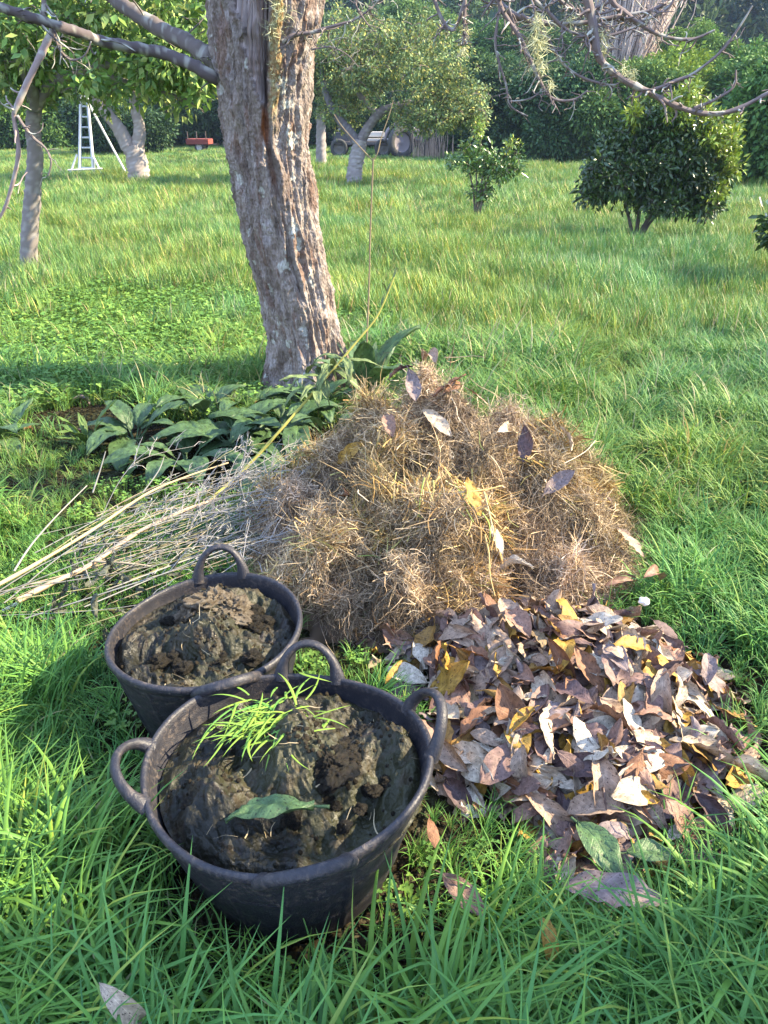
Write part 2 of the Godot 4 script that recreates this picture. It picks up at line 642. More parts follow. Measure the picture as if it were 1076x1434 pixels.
func hay_heap() -> void:
	var o := thing("hay_heap", "tall mound of dried brown hay and grass clippings beside the tree trunk", "hay heap", Vector3(HAY.x, 0, HAY.z))
	var mb := MB.new()
	var n := 90
	for i in n + 1:
		for j in n + 1:
			var x := HAY.x - 0.95 + 1.9 * i / n
			var z := HAY.z - 0.9 + 1.8 * j / n
			mb.add(Vector3(x - HAY.x, hay_h(x, z) - 0.035, z - HAY.z), lerp3(Color(0.07, 0.048, 0.032), Color(0.15, 0.105, 0.066), 0.5 + fine.get_noise_2d(x * 8.0, z * 8.0)))
	mb.grid(n + 1, n + 1, 0)
	part("mound", mb.done(), M.hay, o)
	var r := gen(404)
	var tan_ := [Color(0.55, 0.425, 0.265), Color(0.43, 0.32, 0.195), Color(0.64, 0.52, 0.355), Color(0.215, 0.15, 0.09), Color(0.50, 0.395, 0.28), Color(0.125, 0.085, 0.052)]
	var gold := [Color(0.46, 0.32, 0.13), Color(0.38, 0.24, 0.09), Color(0.50, 0.38, 0.19), Color(0.28, 0.17, 0.07), Color(0.33, 0.31, 0.11)]
	for k in 8:
		var golden := k >= 6
		var mesh := hay_tuft(500 + k, (190 if k < 4 else 90) if not golden else 80, 0.075, 0.03 if k < 4 else 0.08, 0.10 if k < 4 else 0.24, 0.00095 if not golden else 0.0019, (1.25 if k < 4 else 0.8) if not golden else 0.6, gold if golden else tan_)
		var xs := []
		var cs := []
		for i in (620 if not golden else 330):
			var a := r.randf() * TAU
			var q := pow(r.randf(), 0.5) * 1.02
			var x := HAY.x + cos(a) * q * 0.8
			var z := HAY.z + sin(a) * q * 0.75
			if z < HAY.z - 0.50:
				continue
			var pal := soft.get_noise_2d(x * 4.0 + 70.0, z * 4.0)
			if golden and pal < -0.08 and Vector2(x - HAY.x - 0.06, z - HAY.z - 0.45).length() > 0.2:
				continue
			var up := hay_normal(x, z)
			var side := up.cross(Vector3(cos(i * 1.7), 0, sin(i * 1.7))).normalized()
			var b := Basis(side, up, side.cross(up)).scaled(Vector3.ONE * r.randf_range(0.55, 1.15))
			xs.append(Transform3D(b, Vector3(x - HAY.x, hay_h(x, z) - 0.008 + r.randf() * 0.014, z - HAY.z)))
			var g := r.randf_range(0.8, 1.15) * clampf(0.95 + 0.9 * soft.get_noise_2d(x * 16.0 + 3.0, z * 16.0), 0.5, 1.4)
			var warm := clampf(0.5 + pal, 0.0, 1.0)
			cs.append(Color(g, g * lerpf(0.97, 1.0, warm), g * lerpf(1.0, 0.80, warm)))
		scatter("hay_tuft", mesh, M.hay, xs, cs, o)
	# the coarse golden straws that spill down the front, each one a stalk of its own
	for i in 95:
		var sm := MB.new()
		var front := i < 60
		var x := HAY.x + (r.randfn(0.06, 0.075) if front else r.randf_range(-0.62, 0.62))
		var z := HAY.z + (r.randfn(0.44, 0.05) if front else r.randf_range(-0.2, 0.62))
		var up := hay_normal(x, z)
		var p := Vector3(x - HAY.x, hay_top(x, z) + (0.03 if front else 0.01), z - HAY.z)
		var down := Vector3(r.randfn(0, 0.55), -0.5, 0.75) if front else Vector3(r.randfn(0, 1), r.randfn(0, 0.3), r.randfn(0, 1))
		down = (down - up * down.dot(up) * 0.9).normalized()
		var len := r.randf_range(0.07, 0.22)
		var pts := [p]
		for k in 3:
			down = (down + up * r.randfn(-0.12, 0.15) + Vector3(r.randfn(0, 0.25), r.randfn(0, 0.1), r.randfn(0, 0.2))).normalized()
			p += down * len / 3.0
			p.y = maxf(p.y, hay_h(p.x + HAY.x, p.z + HAY.z) + 0.004)
			pts.append(p)
		var c: Color = gold[r.randi() % 5] if front else tan_[r.randi() % 3]
		if r.randf() < 0.1:
			c = Color(0.26, 0.33, 0.09)
		var w := r.randf_range(0.002, 0.0046) if front else r.randf_range(0.001, 0.0024)
		tube(sm, curve(pts, 4), w, w * 0.5, 5, c)
		part("straw", sm.done(), M.hay, o)

# ---------------------------------------------------------------- leaf heap

var heap_edge := PackedVector2Array([Vector2(-0.074, -1.984), Vector2(0.016, -2.089), Vector2(0.243, -2.142), Vector2(0.535, -2.180), Vector2(0.745, -2.155), Vector2(0.893, -1.984), Vector2(0.994, -1.810), Vector2(0.998, -1.642), Vector2(0.932, -1.410), Vector2(0.830, -1.299), Vector2(0.711, -1.181), Vector2(0.618, -1.118), Vector2(0.498, -1.072), Vector2(0.393, -1.072), Vector2(0.348, -1.135), Vector2(0.339, -1.238), Vector2(0.258, -1.310), Vector2(0.141, -1.342), Vector2(0.085, -1.445), Vector2(0.122, -1.642), Vector2(0.046, -1.794)])

func leaf_h(x: float, z: float) -> float:
	var p := Vector2(x, z)
	if not Geometry2D.is_point_in_polygon(p, heap_edge):
		return 0.0
	var d := 9.0
	for i in heap_edge.size():
		var q := Geometry2D.get_closest_point_to_segment(p, heap_edge[i], heap_edge[(i + 1) % heap_edge.size()])
		d = minf(d, p.distance_to(q))
	return (0.105 + 0.03 * smoothstep(-1.5, -1.95, z)) * smoothstep(0.0, 0.34, d) + 0.02 * smoothstep(0.0, 0.1, d) + 0.03 * soft.get_noise_2d(x * 12.0, z * 12.0) * smoothstep(0.0, 0.1, d)

var leaf_shapes := []
var leaf_mats := []

func dead_leaf_kit() -> void:
	for i in 22:
		var r := gen(900 + i)
		var bend: float = [0.3, 0.9, 1.6, -0.5, 0.5, 2.2, 1.1][i % 7]
		var roll: float = [0.35, 0.9, 1.5, 0.6, -0.5, 1.2, 2.0, 0.2][i % 8]
		leaf_shapes.append(leaf_mesh(1000 + i, r.randf_range(0.105, 0.15), r.randf_range(0.056, 0.082), bend, roll, r.randf_range(0.03, 0.08), r.randf_range(0.0, 0.02), r.randf_range(0.85, 1.1)))
	var pal := [
		Color(0.275, 0.175, 0.145), Color(0.165, 0.105, 0.10), Color(0.37, 0.225, 0.16), Color(0.48, 0.35, 0.25), Color(0.62, 0.51, 0.37), Color(0.72, 0.645, 0.51),
		Color(0.310, 0.150, 0.075), Color(0.520, 0.320, 0.060), Color(0.410, 0.240, 0.060), Color(0.310, 0.240, 0.225), Color(0.110, 0.070, 0.070), Color(0.35, 0.25, 0.13)]
	for c in pal:
		var m := StandardMaterial3D.new()
		m.resource_name = "dead_leaf"
		m.albedo_color = c.linear_to_srgb()
		m.albedo_texture = M.leaf_tex
		m.roughness = 0.62
		m.metallic_specular = 0.4
		m.heightmap_enabled = true
		m.heightmap_texture = M.vein_tex
		m.heightmap_scale = 0.12
		m.backlight_enabled = true
		m.backlight = Color(0.22, 0.2, 0.16)
		leaf_mats.append(m)
	leaf_palette = pal

var leaf_palette := []

func pick_leaf(r: RandomNumberGenerator) -> int:
	var w := [11, 6, 14, 17, 17, 13, 8, 11, 6, 12, 2, 3]
	var q := r.randi() % 120
	for i in w.size():
		q -= w[i]
		if q < 0:
			return i
	return 0

func leaf_place(r: RandomNumberGenerator, p: Vector3, up: Vector3, tilt: float) -> Transform3D:
	var b := Basis(Vector3.UP, r.randf() * TAU)
	b = Basis.from_euler(Vector3(r.randfn(0, tilt), 0, r.randfn(0, tilt))) * b
	if r.randf() < 0.4:
		b = b * Basis(Vector3(0, 0, 1), PI)
	var q := Quaternion(Vector3.UP, up)
	b = (Basis(q) * b).scaled(Vector3.ONE * r.randf_range(0.7, 1.38))
	return Transform3D(b, p - b * Vector3(0, 0, 0.05))

func leaf_heap() -> void:
	var c := Vector3(0.60, 0, -1.68)
	var o := thing("leaf_heap", "low heap of dead purple, tan and yellow leaves in front of the hay", "leaf heap", c)
	var mb := MB.new()
	var n := 64
	for i in n + 1:
		for j in n + 1:
			var x := c.x - 0.72 + 1.44 * i / n
			var z := c.z - 0.72 + 1.44 * j / n
			mb.add(Vector3(x - c.x, leaf_h(x, z) - 0.03, z - c.z), lerp3(Color(0.05, 0.035, 0.03), Color(0.10, 0.07, 0.055), 0.5 + fine.get_noise_2d(x * 20.0, z * 20.0)))
	mb.grid(n + 1, n + 1, 0)
	part("litter_bed", mb.done(), M.litter, o)
	var r := gen(77)
	var low := []
	for k in 6:
		low.append([[], []])
	var placed := 0
	var tries := 0
	while placed < 1100 and tries < 12000:
		tries += 1
		var x := c.x + r.randf_range(-0.72, 0.55)
		var z := c.z + r.randf_range(-0.68, 0.72)
		var h := leaf_h(x, z)
		if h <= 0.0:
			continue
		placed += 1
		var e := 0.05
		var up := Vector3(leaf_h(x - e, z) - leaf_h(x + e, z), 2.0 * e, leaf_h(x, z - e) - leaf_h(x, z + e)).normalized()
		var top := placed > 800
		var at := Vector3(x - c.x, h + (r.randf_range(0.008, 0.05) if top else r.randf_range(-0.018, 0.014)), z - c.z)
		var t := leaf_place(r, at, up, 0.44 if top else 0.5)
		var kind := pick_leaf(r)
		if top:
			var q := part("leaf", leaf_shapes[r.randi() % leaf_shapes.size()], leaf_mats[kind], o)
			q.transform = t
		else:
			var b: Array = low[placed % 6]
			b[0].append(t)
			b[1].append(leaf_palette[kind])
	for k in 6:
		scatter("buried_leaf", leaf_shapes[k * 3], M.dead_leaf, low[k][0], low[k][1], o)

func loose_leaf(label: String, p: Vector3, up: Vector3, shape: int, kind: int, s: int, size := 1.0, group := "", turn := -1.0) -> void:
	var r := gen(s)
	var b := Basis(Vector3.UP, r.randf() * TAU if turn < 0.0 else turn)
	b = (Basis(Quaternion(Vector3.UP, up)) * Basis.from_euler(Vector3(r.randfn(0, 0.2), 0, r.randfn(0, 0.2))) * b).scaled(Vector3.ONE * size)
	single("fallen_leaf", leaf_shapes[shape], leaf_mats[kind], label, "leaf", Transform3D(b, p - b * Vector3(0, 0, 0.05)), group)

# ---------------------------------------------------------------- the old fruit tree

const BARK_A := Color(0.345, 0.30, 0.262)
const BARK_B := Color(0.20, 0.163, 0.138)
const LICHEN := Color(0.50, 0.53, 0.45)

func branch(parent: Node, pts: Array, r0: float, r1: float, s: int, spurs := 0, spur_len := 0.06, called := "branch", col := Color(0.17, 0.145, 0.13), droop := 0.3) -> MeshInstance3D:
	var mb := MB.new()
	var line := curve(pts, 16)
	tube(mb, line, r0, r1, 9, col, col.lerp(Color(0.40, 0.41, 0.35), 0.55), 0.35, s)
	var r := gen(s)
	for i in spurs:
		var k := r.randi_range(4, line.size() - 4)
		var d := (spin(r) * Vector3.UP + Vector3(0, -droop + 0.2, 0)).normalized()
		var q := line[k]
		var w := lerpf(r0, r1, float(k) / line.size())
		var sp := [q]
		var len := spur_len * r.randf_range(0.4, 1.6)
		for j in 4:
			d = (d + Vector3(r.randfn(0, 0.35), r.randfn(-0.03, 0.3), r.randfn(0, 0.35))).normalized()
			q += d * len / 4.0
			sp.append(q)
		var ws := minf(w * 0.55, 0.006)
		tube(mb, curve(sp, 2), ws, ws * 0.45, 5, col, Color(0.42, 0.42, 0.35), 0.3, s + i)
		if r.randf() < 0.5:
			var e: Vector3 = sp[2]
			var f := (spin(r) * Vector3.UP).normalized()
			tube(mb, PackedVector3Array([e, e + f * len * 0.2, e + f * len * 0.45 + Vector3(0, -len * 0.05, 0)]), ws * 0.7, ws * 0.35, 4, col, Color(0.42, 0.42, 0.35), 0.3, s)
	return part(called, mb.done(), M.bark_small, parent)

func lichen_tuft(parent: Node, at: Vector3, radius: float, length: float, n: int, s: int, col: Color) -> void:
	var r := gen(s)
	var mb := MB.new()
	for i in n:
		var p := at + spin(r) * Vector3(0, 0, radius * r.randf())
		var k := r.randf_range(0.75, 1.2)
		strand(mb, r, p, Vector3(r.randfn(0, 0.8), r.randfn(-0.7, 0.6), r.randfn(0, 0.8)), length * r.randf_range(0.4, 1.2), 0.0011, 1.0, Color(col.r * k, col.g * k, col.b * k), 6)
	part("lichen_tuft", mb.done(), M.lichen, parent)

func compact(m: MB) -> ArrayMesh:  # drops the vertices that no face uses
	var n := MB.new()
	var at := {}
	for k in m.ix:
		if not at.has(k):
			at[k] = n.add(m.v[k], m.c[k], m.t[k])
		n.ix.append(at[k])
	return n.done()

func main_tree() -> void:
	var path: Array = [Vector3(-0.445, -0.157, -4.620), Vector3(-0.460, 0.097, -4.620), Vector3(-0.489, 0.403, -4.620), Vector3(-0.564, 0.811, -4.620), Vector3(-0.608, 1.187, -4.620), Vector3(-0.628, 1.364, -4.620), Vector3(-0.619, 1.699, -4.620), Vector3(-0.598, 2.010, -4.620), Vector3(-0.573, 2.215, -4.620), Vector3(-0.537, 2.438, -4.620)]
	var rads := [0.297, 0.228, 0.217, 0.221, 0.224, 0.227, 0.260, 0.301, 0.321, 0.292]
	path[0].y = minf(path[0].y, -0.04)
	var base: Vector3 = path[0]
	var o := thing("fruit_tree", "old leaning fruit tree with deeply furrowed lichen-spotted trunk behind the hay", "tree", Vector3(base.x, 0, base.z))
	var sub := Vector3(base.x, 0, base.z)
	var line := curve(path, 62)
	var rl := curve(rads.map(func(q): return Vector3(q * 0.96, 0, 0)), 62)
	var mb := MB.new()
	var seg := 300
	var bark := noise_of(11.0, 21, FastNoiseLite.FRACTAL_RIDGED, 3)
	var crack := noise_of(26.0, 22, FastNoiseLite.FRACTAL_RIDGED, 2)
	var tone := noise_of(7.0, 23, FastNoiseLite.FRACTAL_FBM, 4)
	var blot := noise_of(7.5, 24, FastNoiseLite.FRACTAL_FBM, 4)
	var speck := noise_of(38.0, 25)
	var warp := noise_of(2.5, 26)
	var flags := []
	for i in line.size():
		var ctr := line[i]
		var h := ctr.y
		var rr := rl[i].x
		for j in seg + 1:
			var th := TAU * (j % seg) / seg
			if th > PI:
				th -= TAU
			# th 0 faces +z, positive towards +x; the ridges run slightly slanted and wander
			var tw := th - 0.28 * h + 0.16 * warp.get_noise_3d(sin(th), h * 1.1, cos(th))
			var bx := sin(tw) * 0.24
			var bz := cos(tw) * 0.24
			var rg := bark.get_noise_3d(bx, h * 0.17, bz)
			var cr := crack.get_noise_3d(bx, h * 0.35, bz)
			var disp := 0.030 * rg + 0.007 * cr + 0.004 * speck.get_noise_3d(bx * 1.5, h, bz * 1.5)
			disp += 0.022 * warp.get_noise_3d(sin(th) * 1.6, h * 0.8 + 9.0, cos(th) * 1.6)
			var tn := tone.get_noise_3d(bx * 2.2, h * 0.6, bz * 2.2)
			var col := lerp3(BARK_B, BARK_A, 0.55 + tn * 1.5)
			col = lerp3(col, Color(0.38, 0.35, 0.335), smoothstep(0.0, 0.45, tone.get_noise_3d(bx * 3.0 + 4.0, h * 0.9, bz * 3.0)) * 0.7)
			col = lerp3(col, Color(0.20, 0.115, 0.08), smoothstep(0.15, 0.4, tone.get_noise_3d(bx * 2.6, h * 0.5 + 7.0, bz * 2.6)) * 0.6)
			# crusts of grey-green lichen
			var lb := blot.get_noise_3d(sin(th) * 0.24, h * 0.62, cos(th) * 0.24) + 0.22 * speck.get_noise_3d(bx, h, bz)
			var li := smoothstep(0.36, 0.42, lb)
			col = lerp3(col, LICHEN.lerp(Color(0.56, 0.55, 0.50), 0.5 + tn), li * 0.9)
			disp = lerpf(disp, disp * 0.6 + 0.005, li)
			# the old wound: a V of bare grey wood between the two stems
			var rise := clampf((h - 1.55) / 0.5, 0.0, 1.3)
			var wl := lerpf(0.06, -0.58, rise) + 0.24 * tone.get_noise_3d(2.0, h * 0.7, 1.0)
			var wr := lerpf(0.17, 0.27, rise) + 0.05 * tone.get_noise_3d(5.0, h * 0.9, 1.0)
			var d := absf(2.0 * th - wl - wr) / (wr - wl)
			var wound := smoothstep(1.0, 0.93, d) * smoothstep(1.50, 1.60, h)
			flags.append(wound > 0.5)
			if wound > 0.0:
				var fib := tone.get_noise_3d(sin(th) * 1.8, h * 0.22, cos(th) * 1.8)
				var across := clampf((th - wl) / (wr - wl), 0.0, 1.0)
				var hollow := -0.025 - 0.15 * pow(across, 1.3) * lerpf(1.0, 0.6, clampf(rise, 0.0, 1.0)) + 0.09 * fib + 0.03 * tone.get_noise_3d(sin(th) * 5.0, h * 0.5, cos(th) * 5.0)
				disp = lerpf(disp, hollow, wound)
				col = lerp3(col, lerp3(Color(0.58, 0.53, 0.515), Color(0.25, 0.19, 0.165), 0.22 + fib * 2.4 + 0.5 * tone.get_noise_3d(sin(th) * 5.0, h * 0.5, cos(th) * 5.0)), wound)
			# ochre crust and the rusty scar right of the wound
			var dm := absf(th - wr - 0.10) / 0.15 + 0.7 * tone.get_noise_3d(bx * 3.0, h * 1.2, bz * 3.0)
			var moss := smoothstep(1.0, 0.6, dm) * smoothstep(1.38, 1.6, h)
			col = lerp3(col, lerp3(Color(0.30, 0.185, 0.065), Color(0.36, 0.36, 0.17), 0.3 + 2.0 * speck.get_noise_3d(bx, h, bz)), moss * 0.85 * (1.0 - wound))
			var dr := Vector2((th - 0.10) / 0.11, (h - 1.45) / 0.12).length()
			col = lerp3(col, Color(0.30, 0.115, 0.045), smoothstep(1.0, 0.6, dr + 0.5 * tn))
			var ds := absf(th - 0.13 - 0.10 * (1.6 - h) - 0.05 * tn) / 0.075
			var split := smoothstep(1.0, 0.5, ds) * smoothstep(1.0, 1.2, h) * smoothstep(1.75, 1.6, h)
			col = lerp3(col, Color(0.20, 0.125, 0.09), split * 0.6)
			disp -= split * 0.018
			disp += moss * 0.012 * (1.0 - wound)
			disp -= smoothstep(1.0, 0.4, dr) * 0.02
			# root flare
			var fl := smoothstep(0.42, -0.05, h)
			disp += fl * 0.09 * (0.5 + 0.5 * sin(th * 5.0 + 1.0))
			mb.add(ctr - sub + Vector3(sin(th), 0, cos(th)) * (rr - 0.016 + disp), col, Vector2(float(j) / seg * 3.0, h))
	var wood := MB.new()
	wood.v = mb.v
	wood.c = mb.c
	wood.t = mb.t
	for i in line.size() - 1:
		for j in seg:
			var a := i * (seg + 1) + j
			(wood if flags[a] and flags[a + 1] and flags[a + seg + 1] and flags[a + seg + 2] else mb).quad(a, a + 1, a + seg + 2, a + seg + 1)
	var trunk := part("trunk", mb.done(), M.bark, o)
	part("bare_wood", compact(wood), M.bare_wood, trunk)
	var off := func(a: Array) -> Array: return a.map(func(q): return q - sub)
	# the two stems above the frame and the limbs that carry the crown
	branch(o, off.call([Vector3(-0.79, 2.35, -4.66), Vector3(-0.98, 2.75, -4.75), Vector3(-1.35, 3.3, -4.9), Vector3(-1.7, 3.9, -5.0)]), 0.2, 0.06, 31, 0, 0.1, "stem")
	branch(o, off.call([Vector3(-0.55, 2.35, -4.62), Vector3(-0.40, 2.8, -4.5), Vector3(0.1, 3.1, -4.2), Vector3(0.7, 3.25, -3.9)]), 0.2, 0.07, 32, 0, 0.1, "stem")
	branch(o, off.call([Vector3(0.05, 3.05, -4.25), Vector3(0.55, 2.85, -3.9), Vector3(1.05, 2.55, -3.6), Vector3(1.5, 2.38, -3.4), Vector3(2.0, 2.35, -3.3)]), 0.06, 0.02, 33, 14, 0.2, "limb")
	# living branches to the left
	branch(o, off.call([Vector3(-0.821, 1.640, -4.620), Vector3(-0.880, 1.678, -4.500), Vector3(-1.017, 1.741, -4.500), Vector3(-1.155, 1.784, -4.500), Vector3(-1.336, 1.807, -4.350), Vector3(-1.415, 1.836, -4.200), Vector3(-1.526, 1.873, -4.000), Vector3(-1.631, 1.905, -3.900), Vector3(-1.755, 1.939, -3.800)]), 0.033, 0.017, 34, 12, 0.16, "branch", Color(0.105, 0.09, 0.09))
	branch(o, off.call([Vector3(-0.843, 1.727, -4.660), Vector3(-0.928, 1.774, -4.700), Vector3(-1.055, 1.845, -4.800), Vector3(-1.223, 1.918, -4.900), Vector3(-1.428, 2.036, -5.000), Vector3(-1.634, 2.161, -5.100)]), 0.05, 0.034, 35, 8, 0.15, "branch", Color(0.13, 0.11, 0.10))
	branch(o, off.call([Vector3(-1.488, 1.845, -4.100), Vector3(-1.530, 1.764, -4.050), Vector3(-1.563, 1.694, -4.000), Vector3(-1.659, 1.535, -3.950), Vector3(-1.684, 1.483, -3.950), Vector3(-1.695, 1.339, -3.950), Vector3(-1.785, 1.145, -3.950), Vector3(-1.854, 1.049, -3.950)]), 0.017, 0.007, 36, 9, 0.10, "branch", Color(0.27, 0.21, 0.19))
	branch(o, off.call([Vector3(-1.668, 1.495, -3.950), Vector3(-1.620, 1.413, -3.950), Vector3(-1.565, 1.360, -3.950), Vector3(-1.550, 1.306, -3.950), Vector3(-1.575, 1.245, -3.950)]), 0.008, 0.003, 37, 8, 0.09)
	branch(o, off.call([Vector3(-1.507, 2.006, -4.100), Vector3(-1.518, 1.921, -4.100), Vector3(-1.534, 1.872, -4.100)]), 0.012, 0.011, 38, 4, 0.08)
	branch(o, off.call([Vector3(-1.494, 1.831, -4.100), Vector3(-1.475, 1.761, -4.100), Vector3(-1.433, 1.722, -4.100), Vector3(-1.371, 1.739, -4.100), Vector3(-1.329, 1.795, -4.100)]), 0.007, 0.0025, 39, 8, 0.10)
	# bare lichened branches hanging in from the right
	var rb := [
		[[Vector3(0.656, 1.990, -3.300), Vector3(0.718, 1.886, -3.300), Vector3(0.762, 1.777, -3.300), Vector3(0.782, 1.706, -3.300), Vector3(0.822, 1.658, -3.300), Vector3(0.894, 1.614, -3.300), Vector3(0.991, 1.574, -3.300), Vector3(1.089, 1.534, -3.300), Vector3(1.208, 1.503, -3.300), Vector3(1.322, 1.513, -3.300), Vector3(1.442, 1.570, -3.300), Vector3(1.526, 1.600, -3.300)], 0.017, 0.007, 26, 0.07],
		[[Vector3(1.172, 1.520, -3.300), Vector3(1.242, 1.548, -3.300), Vector3(1.306, 1.591, -3.300), Vector3(1.305, 1.647, -3.300)], 0.007, 0.003, 8, 0.05],
		[[Vector3(0.991, 1.574, -3.300), Vector3(1.071, 1.605, -3.300), Vector3(1.151, 1.637, -3.300), Vector3(1.238, 1.706, -3.300), Vector3(1.286, 1.777, -3.300), Vector3(1.323, 1.847, -3.300)], 0.008, 0.003, 12, 0.05],
		[[Vector3(0.768, 1.984, -3.400), Vector3(0.840, 1.875, -3.400), Vector3(0.890, 1.838, -3.400), Vector3(0.951, 1.804, -3.400), Vector3(1.037, 1.765, -3.400), Vector3(1.152, 1.751, -3.400), Vector3(1.238, 1.781, -3.400)], 0.012, 0.004, 18, 0.07],
		[[Vector3(0.945, 1.808, -3.400), Vector3(1.006, 1.826, -3.400), Vector3(1.061, 1.862, -3.400), Vector3(1.077, 1.919, -3.400)], 0.006, 0.005, 6, 0.06],
		[[Vector3(0.348, 1.969, -3.450), Vector3(0.422, 1.881, -3.450), Vector3(0.518, 1.824, -3.450), Vector3(0.679, 1.804, -3.450), Vector3(0.860, 1.824, -3.450), Vector3(1.017, 1.852, -3.450), Vector3(1.072, 1.892, -3.450)], 0.013, 0.006, 30, 0.09],
		[[Vector3(0.374, 1.895, -3.200), Vector3(0.416, 1.818, -3.200), Vector3(0.485, 1.737, -3.200), Vector3(0.548, 1.633, -3.200), Vector3(0.609, 1.556, -3.200), Vector3(0.688, 1.547, -3.200), Vector3(0.740, 1.577, -3.200)], 0.009, 0.003, 22, 0.06],
		[[Vector3(0.397, 1.915, -3.200), Vector3(0.403, 1.837, -3.200), Vector3(0.396, 1.717, -3.200), Vector3(0.442, 1.595, -3.200), Vector3(0.463, 1.529, -3.200), Vector3(0.529, 1.494, -3.200)], 0.006, 0.0025, 12, 0.06],
		[[Vector3(0.459, 1.542, -3.200), Vector3(0.514, 1.547, -3.200), Vector3(0.552, 1.561, -3.200), Vector3(0.580, 1.588, -3.200)], 0.003, 0.002, 5, 0.04],
		[[Vector3(0.494, 1.821, -3.300), Vector3(0.588, 1.753, -3.300), Vector3(0.662, 1.667, -3.300), Vector3(0.747, 1.619, -3.300), Vector3(0.851, 1.598, -3.300), Vector3(0.884, 1.610, -3.300)], 0.007, 0.003, 14, 0.07],
		[[Vector3(0.454, 1.934, -3.350), Vector3(0.578, 1.848, -3.350), Vector3(0.691, 1.770, -3.350), Vector3(0.824, 1.759, -3.350), Vector3(0.926, 1.786, -3.350)], 0.008, 0.004, 20, 0.09],
		[[Vector3(0.440, 1.838, -3.250), Vector3(0.470, 1.773, -3.250), Vector3(0.509, 1.696, -3.250), Vector3(0.532, 1.649, -3.250)], 0.005, 0.002, 10, 0.06],
		[[Vector3(0.595, 1.954, -3.500), Vector3(0.684, 1.875, -3.500), Vector3(0.755, 1.850, -3.500), Vector3(0.847, 1.877, -3.500), Vector3(0.921, 1.932, -3.500)], 0.008, 0.005, 16, 0.09],
		[[Vector3(0.157, 1.928, -3.300), Vector3(0.190, 1.843, -3.300), Vector3(0.225, 1.786, -3.300), Vector3(0.254, 1.777, -3.300), Vector3(0.278, 1.821, -3.300), Vector3(0.297, 1.907, -3.300)], 0.007, 0.006, 10, 0.06],
		[[Vector3(0.288, 1.928, -3.300), Vector3(0.290, 1.843, -3.300), Vector3(0.291, 1.768, -3.300), Vector3(0.290, 1.724, -3.300)], 0.007, 0.005, 22, 0.03],
		[[Vector3(0.815, 1.668, -3.350), Vector3(0.835, 1.714, -3.350), Vector3(0.811, 1.782, -3.350), Vector3(0.777, 1.837, -3.350)], 0.006, 0.004, 10, 0.05],
		[[Vector3(-0.339, 1.858, -4.400), Vector3(-0.235, 1.882, -4.400), Vector3(-0.131, 1.911, -4.400), Vector3(-0.034, 1.974, -4.400), Vector3(0.024, 2.026, -4.400)], 0.008, 0.003, 12, 0.12],
		[[Vector3(-0.356, 1.781, -4.400), Vector3(-0.265, 1.793, -4.400), Vector3(-0.182, 1.762, -4.400), Vector3(-0.127, 1.708, -4.400)], 0.004, 0.0015, 10, 0.10],
		[[Vector3(-0.160, 2.064, -4.350), Vector3(-0.128, 1.952, -4.350), Vector3(-0.062, 1.866, -4.350), Vector3(-0.034, 1.854, -4.350)], 0.005, 0.002, 8, 0.09],
		[[Vector3(-0.498, 1.816, -4.400), Vector3(-0.437, 1.840, -4.400), Vector3(-0.367, 1.852, -4.400), Vector3(-0.305, 1.858, -4.400)], 0.012, 0.006, 6, 0.06]]
	for i in rb.size():
		branch(o, off.call(rb[i][0]), rb[i][1], rb[i][2], 60 + i, int(rb[i][3] * 1.8), rb[i][4], "branch", Color(0.17, 0.14, 0.13), 0.5)
	var yl := Color(0.52, 0.52, 0.30)
	for q in [[Vector3(0.536, 1.790, -3.200), 0.035, 0.06, 90], [Vector3(0.544, 1.730, -3.200), 0.04, 0.08, 110], [Vector3(0.558, 1.660, -3.200), 0.03, 0.07, 60], [Vector3(0.603, 1.597, -3.200), 0.02, 0.05, 40], [Vector3(0.798, 1.762, -3.330), 0.025, 0.04, 60], [Vector3(0.819, 1.717, -3.330), 0.02, 0.04, 40], [Vector3(0.921, 1.633, -3.300), 0.03, 0.035, 60], [Vector3(0.887, 1.647, -3.300), 0.03, 0.03, 50], [Vector3(0.290, 1.777, -3.300), 0.015, 0.04, 50], [Vector3(0.291, 1.706, -3.300), 0.018, 0.03, 50], [Vector3(0.697, 1.813, -3.400), 0.02, 0.04, 40], [Vector3(-0.531, 1.866, -4.360), 0.06, 0.06, 90], [Vector3(-0.492, 1.951, -4.340), 0.06, 0.07, 90], [Vector3(-0.537, 1.704, -4.380), 0.05, 0.04, 60]]:
		lichen_tuft(o, q[0] - sub, q[1], q[2], q[3], int(q[0].x * 1000) + 7, yl)

# ---------------------------------------------------------------- other trees

